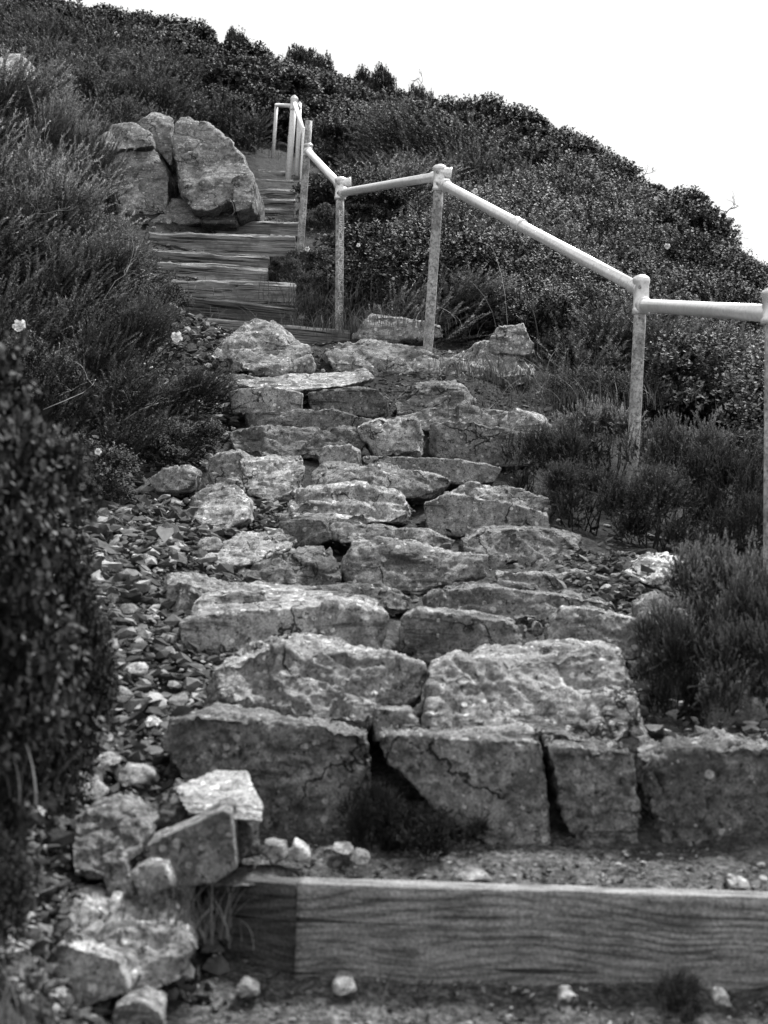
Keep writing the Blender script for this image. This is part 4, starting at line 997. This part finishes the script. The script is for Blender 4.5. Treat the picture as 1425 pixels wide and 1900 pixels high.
kk = NB('gravel'); g_ = kk.n('ShaderNodeNewGeometry')
c_ = kk.ramp(g_.outputs['Random Per Island'], [(0, .025), (.75, .10), (1, .34)])
c_ = kk.mix(.8, c_, kk.ramp(kk.noise(kk.coord(), 60, 5, .7), [(.3, .5), (.5, 1), (.7, 1.4)]), 'MULTIPLY')
M['gravel'] = kk.fin(c_, .9, kk.bump(kk.noise(kk.coord(), 120, 4, .7), .5, .004), .2)
def treadz(x, y, z):
    return fn((x - tl.x + .03) / (tr.x - tl.x + .5), (y - 2.66) / .62)[2] + .004 if x > tl.x else None
gt = P(712, 1872, 2.5).z
gravel('gravel', [(-1.2, -.28, 2.5, 4.2, 6500, .004, .036, None), (-1.35, -.4, 4.0, 6.2, 3000, .007, .045, None), (-1.5, -.9, 6.2, 7.8, 900, .01, .04, None),
   (.62, 1.1, 4.2, 5.2, 900, .008, .03, None), (-.5, 1.2, 3.0, 8.4, 1300, .006, .03, None),
   (-.3, 1.2, 2.68, 3.0, 2600, .0015, .009, treadz), (-.55, 1.0, 2.2, 2.62, 3200, .0015, .009, lambda x, y, z: fn2((x + .62) / 2.2, (y - 1.9) / .85)[2] + .003),
   (-.75, -.4, 2.1, 2.75, 1800, .004, .022, None), (-1.7, -.75, 6.4, 9.6, 2600, .008, .04, None), (-1.0, .9, 7.0, 8.6, 1500, .006, .022, None), (-2.2, -.3, 9.4, 13.5, 1800, .008, .03, None), (.5, 1.3, 3.0, 3.7, 500, .006, .03, None)], 5)

# ------------------------------------------------------------------ flowers and the pale leaf
def flower(px, py, d, r, label, seed):
    r *= 1.2 if seed < 2 else .75
    R = np.random.RandomState(seed); V, Fq, k = [], [], 0; c = P(px, py, d)
    for ring, n in ((1, 6), (.65, 5), (.35, 3)):
        for i in range(n):
            a = 2 * math.pi * (i + R.uniform(-.2, .2)) / n + ring; up_ = (1 - ring) * 1.1 + .25
            e = np.array([math.cos(a), -.6 - up_ * .2 + .5 * math.sin(a + seed), math.sin(a)]); e = unit(e); s = unit(np.cross(e, [0, 1, .1]))
            b = np.array([0, 0, 0.]); m_ = e * r * ring * .6; t_ = e * r * ring + np.array([0, -.25 * r, 0])
            V += [b, m_ + s * r * .42 * ring, t_ + s * r * .2, t_ - s * r * .2, m_ - s * r * .42 * ring]; Fq += [[k, k + 1, k + 2, k + 3], [k, k + 3, k + 4, k]]; k += 5
    V = np.array(V); Fq = np.array([f for f in Fq if len(set(f)) == 4])
    Fq = np.vstack([Fq, np.array([[5 * i, 5 * i + 2, 5 * i + 3, 5 * i + 4] for i in range(k // 5)])])
    o = link('flower', np_mesh('flower', V, Fq, False), M['white'], None, c); tag(o, label, 'flower', 'white flowers among the shrubs')
for i, (px, py, d, r, lab) in enumerate([
  (38,607,6.0,.028,'largest white flower low on the left bank'),(328,627,6.6,.026,'white flower hanging at the shrub edge beside the plain timber'),
  (182,838,4.8,.018,'small pale flower above the rubble on the left'),(101,1162,2.35,.007,'tiny white flower in the blurred dark bush'),
  (882,355,11.5,.035,'white flower just under the long rail near its top'),(1238,458,15.0,.05,'white flower high on the slope near the right ridge'),
  (665,456,9.6,.022,'white flower right of the lettered post'),(840,500,10.0,.022,'pale flower in the shrubs behind the tallest-looking post'),(216,64,22,.06,'white flower near the top left skyline'),(570,462,11.0,.03,'pale flower at the foot of the leaning post')]):
    flower(px, py, d, r, lab, i)
bm = bmesh.new()
lf = [(0, 0, 0), (.030, -.004, .035), (.026, 0, .052), (.008, .003, .050), (-.022, .003, .056), (-.030, -.003, .040)]
vs = [bm.verts.new(v) for v in lf]; bm.faces.new(vs); bmesh.ops.subdivide_edges(bm, edges=bm.edges, cuts=2)
for v in bm.verts: v.co.y += .25 * abs(v.co.x)
me = bpy.data.meshes.new('leaf'); bm.to_mesh(me); bm.free()
o = link('fallen_leaf', me, mat_plain('pale_leaf', .55), None, P(305, 1008, 4.7)); tag(o, 'pale heart-shaped leaf standing in the rubble', 'leaf')
print('objects', len(bpy.data.objects))
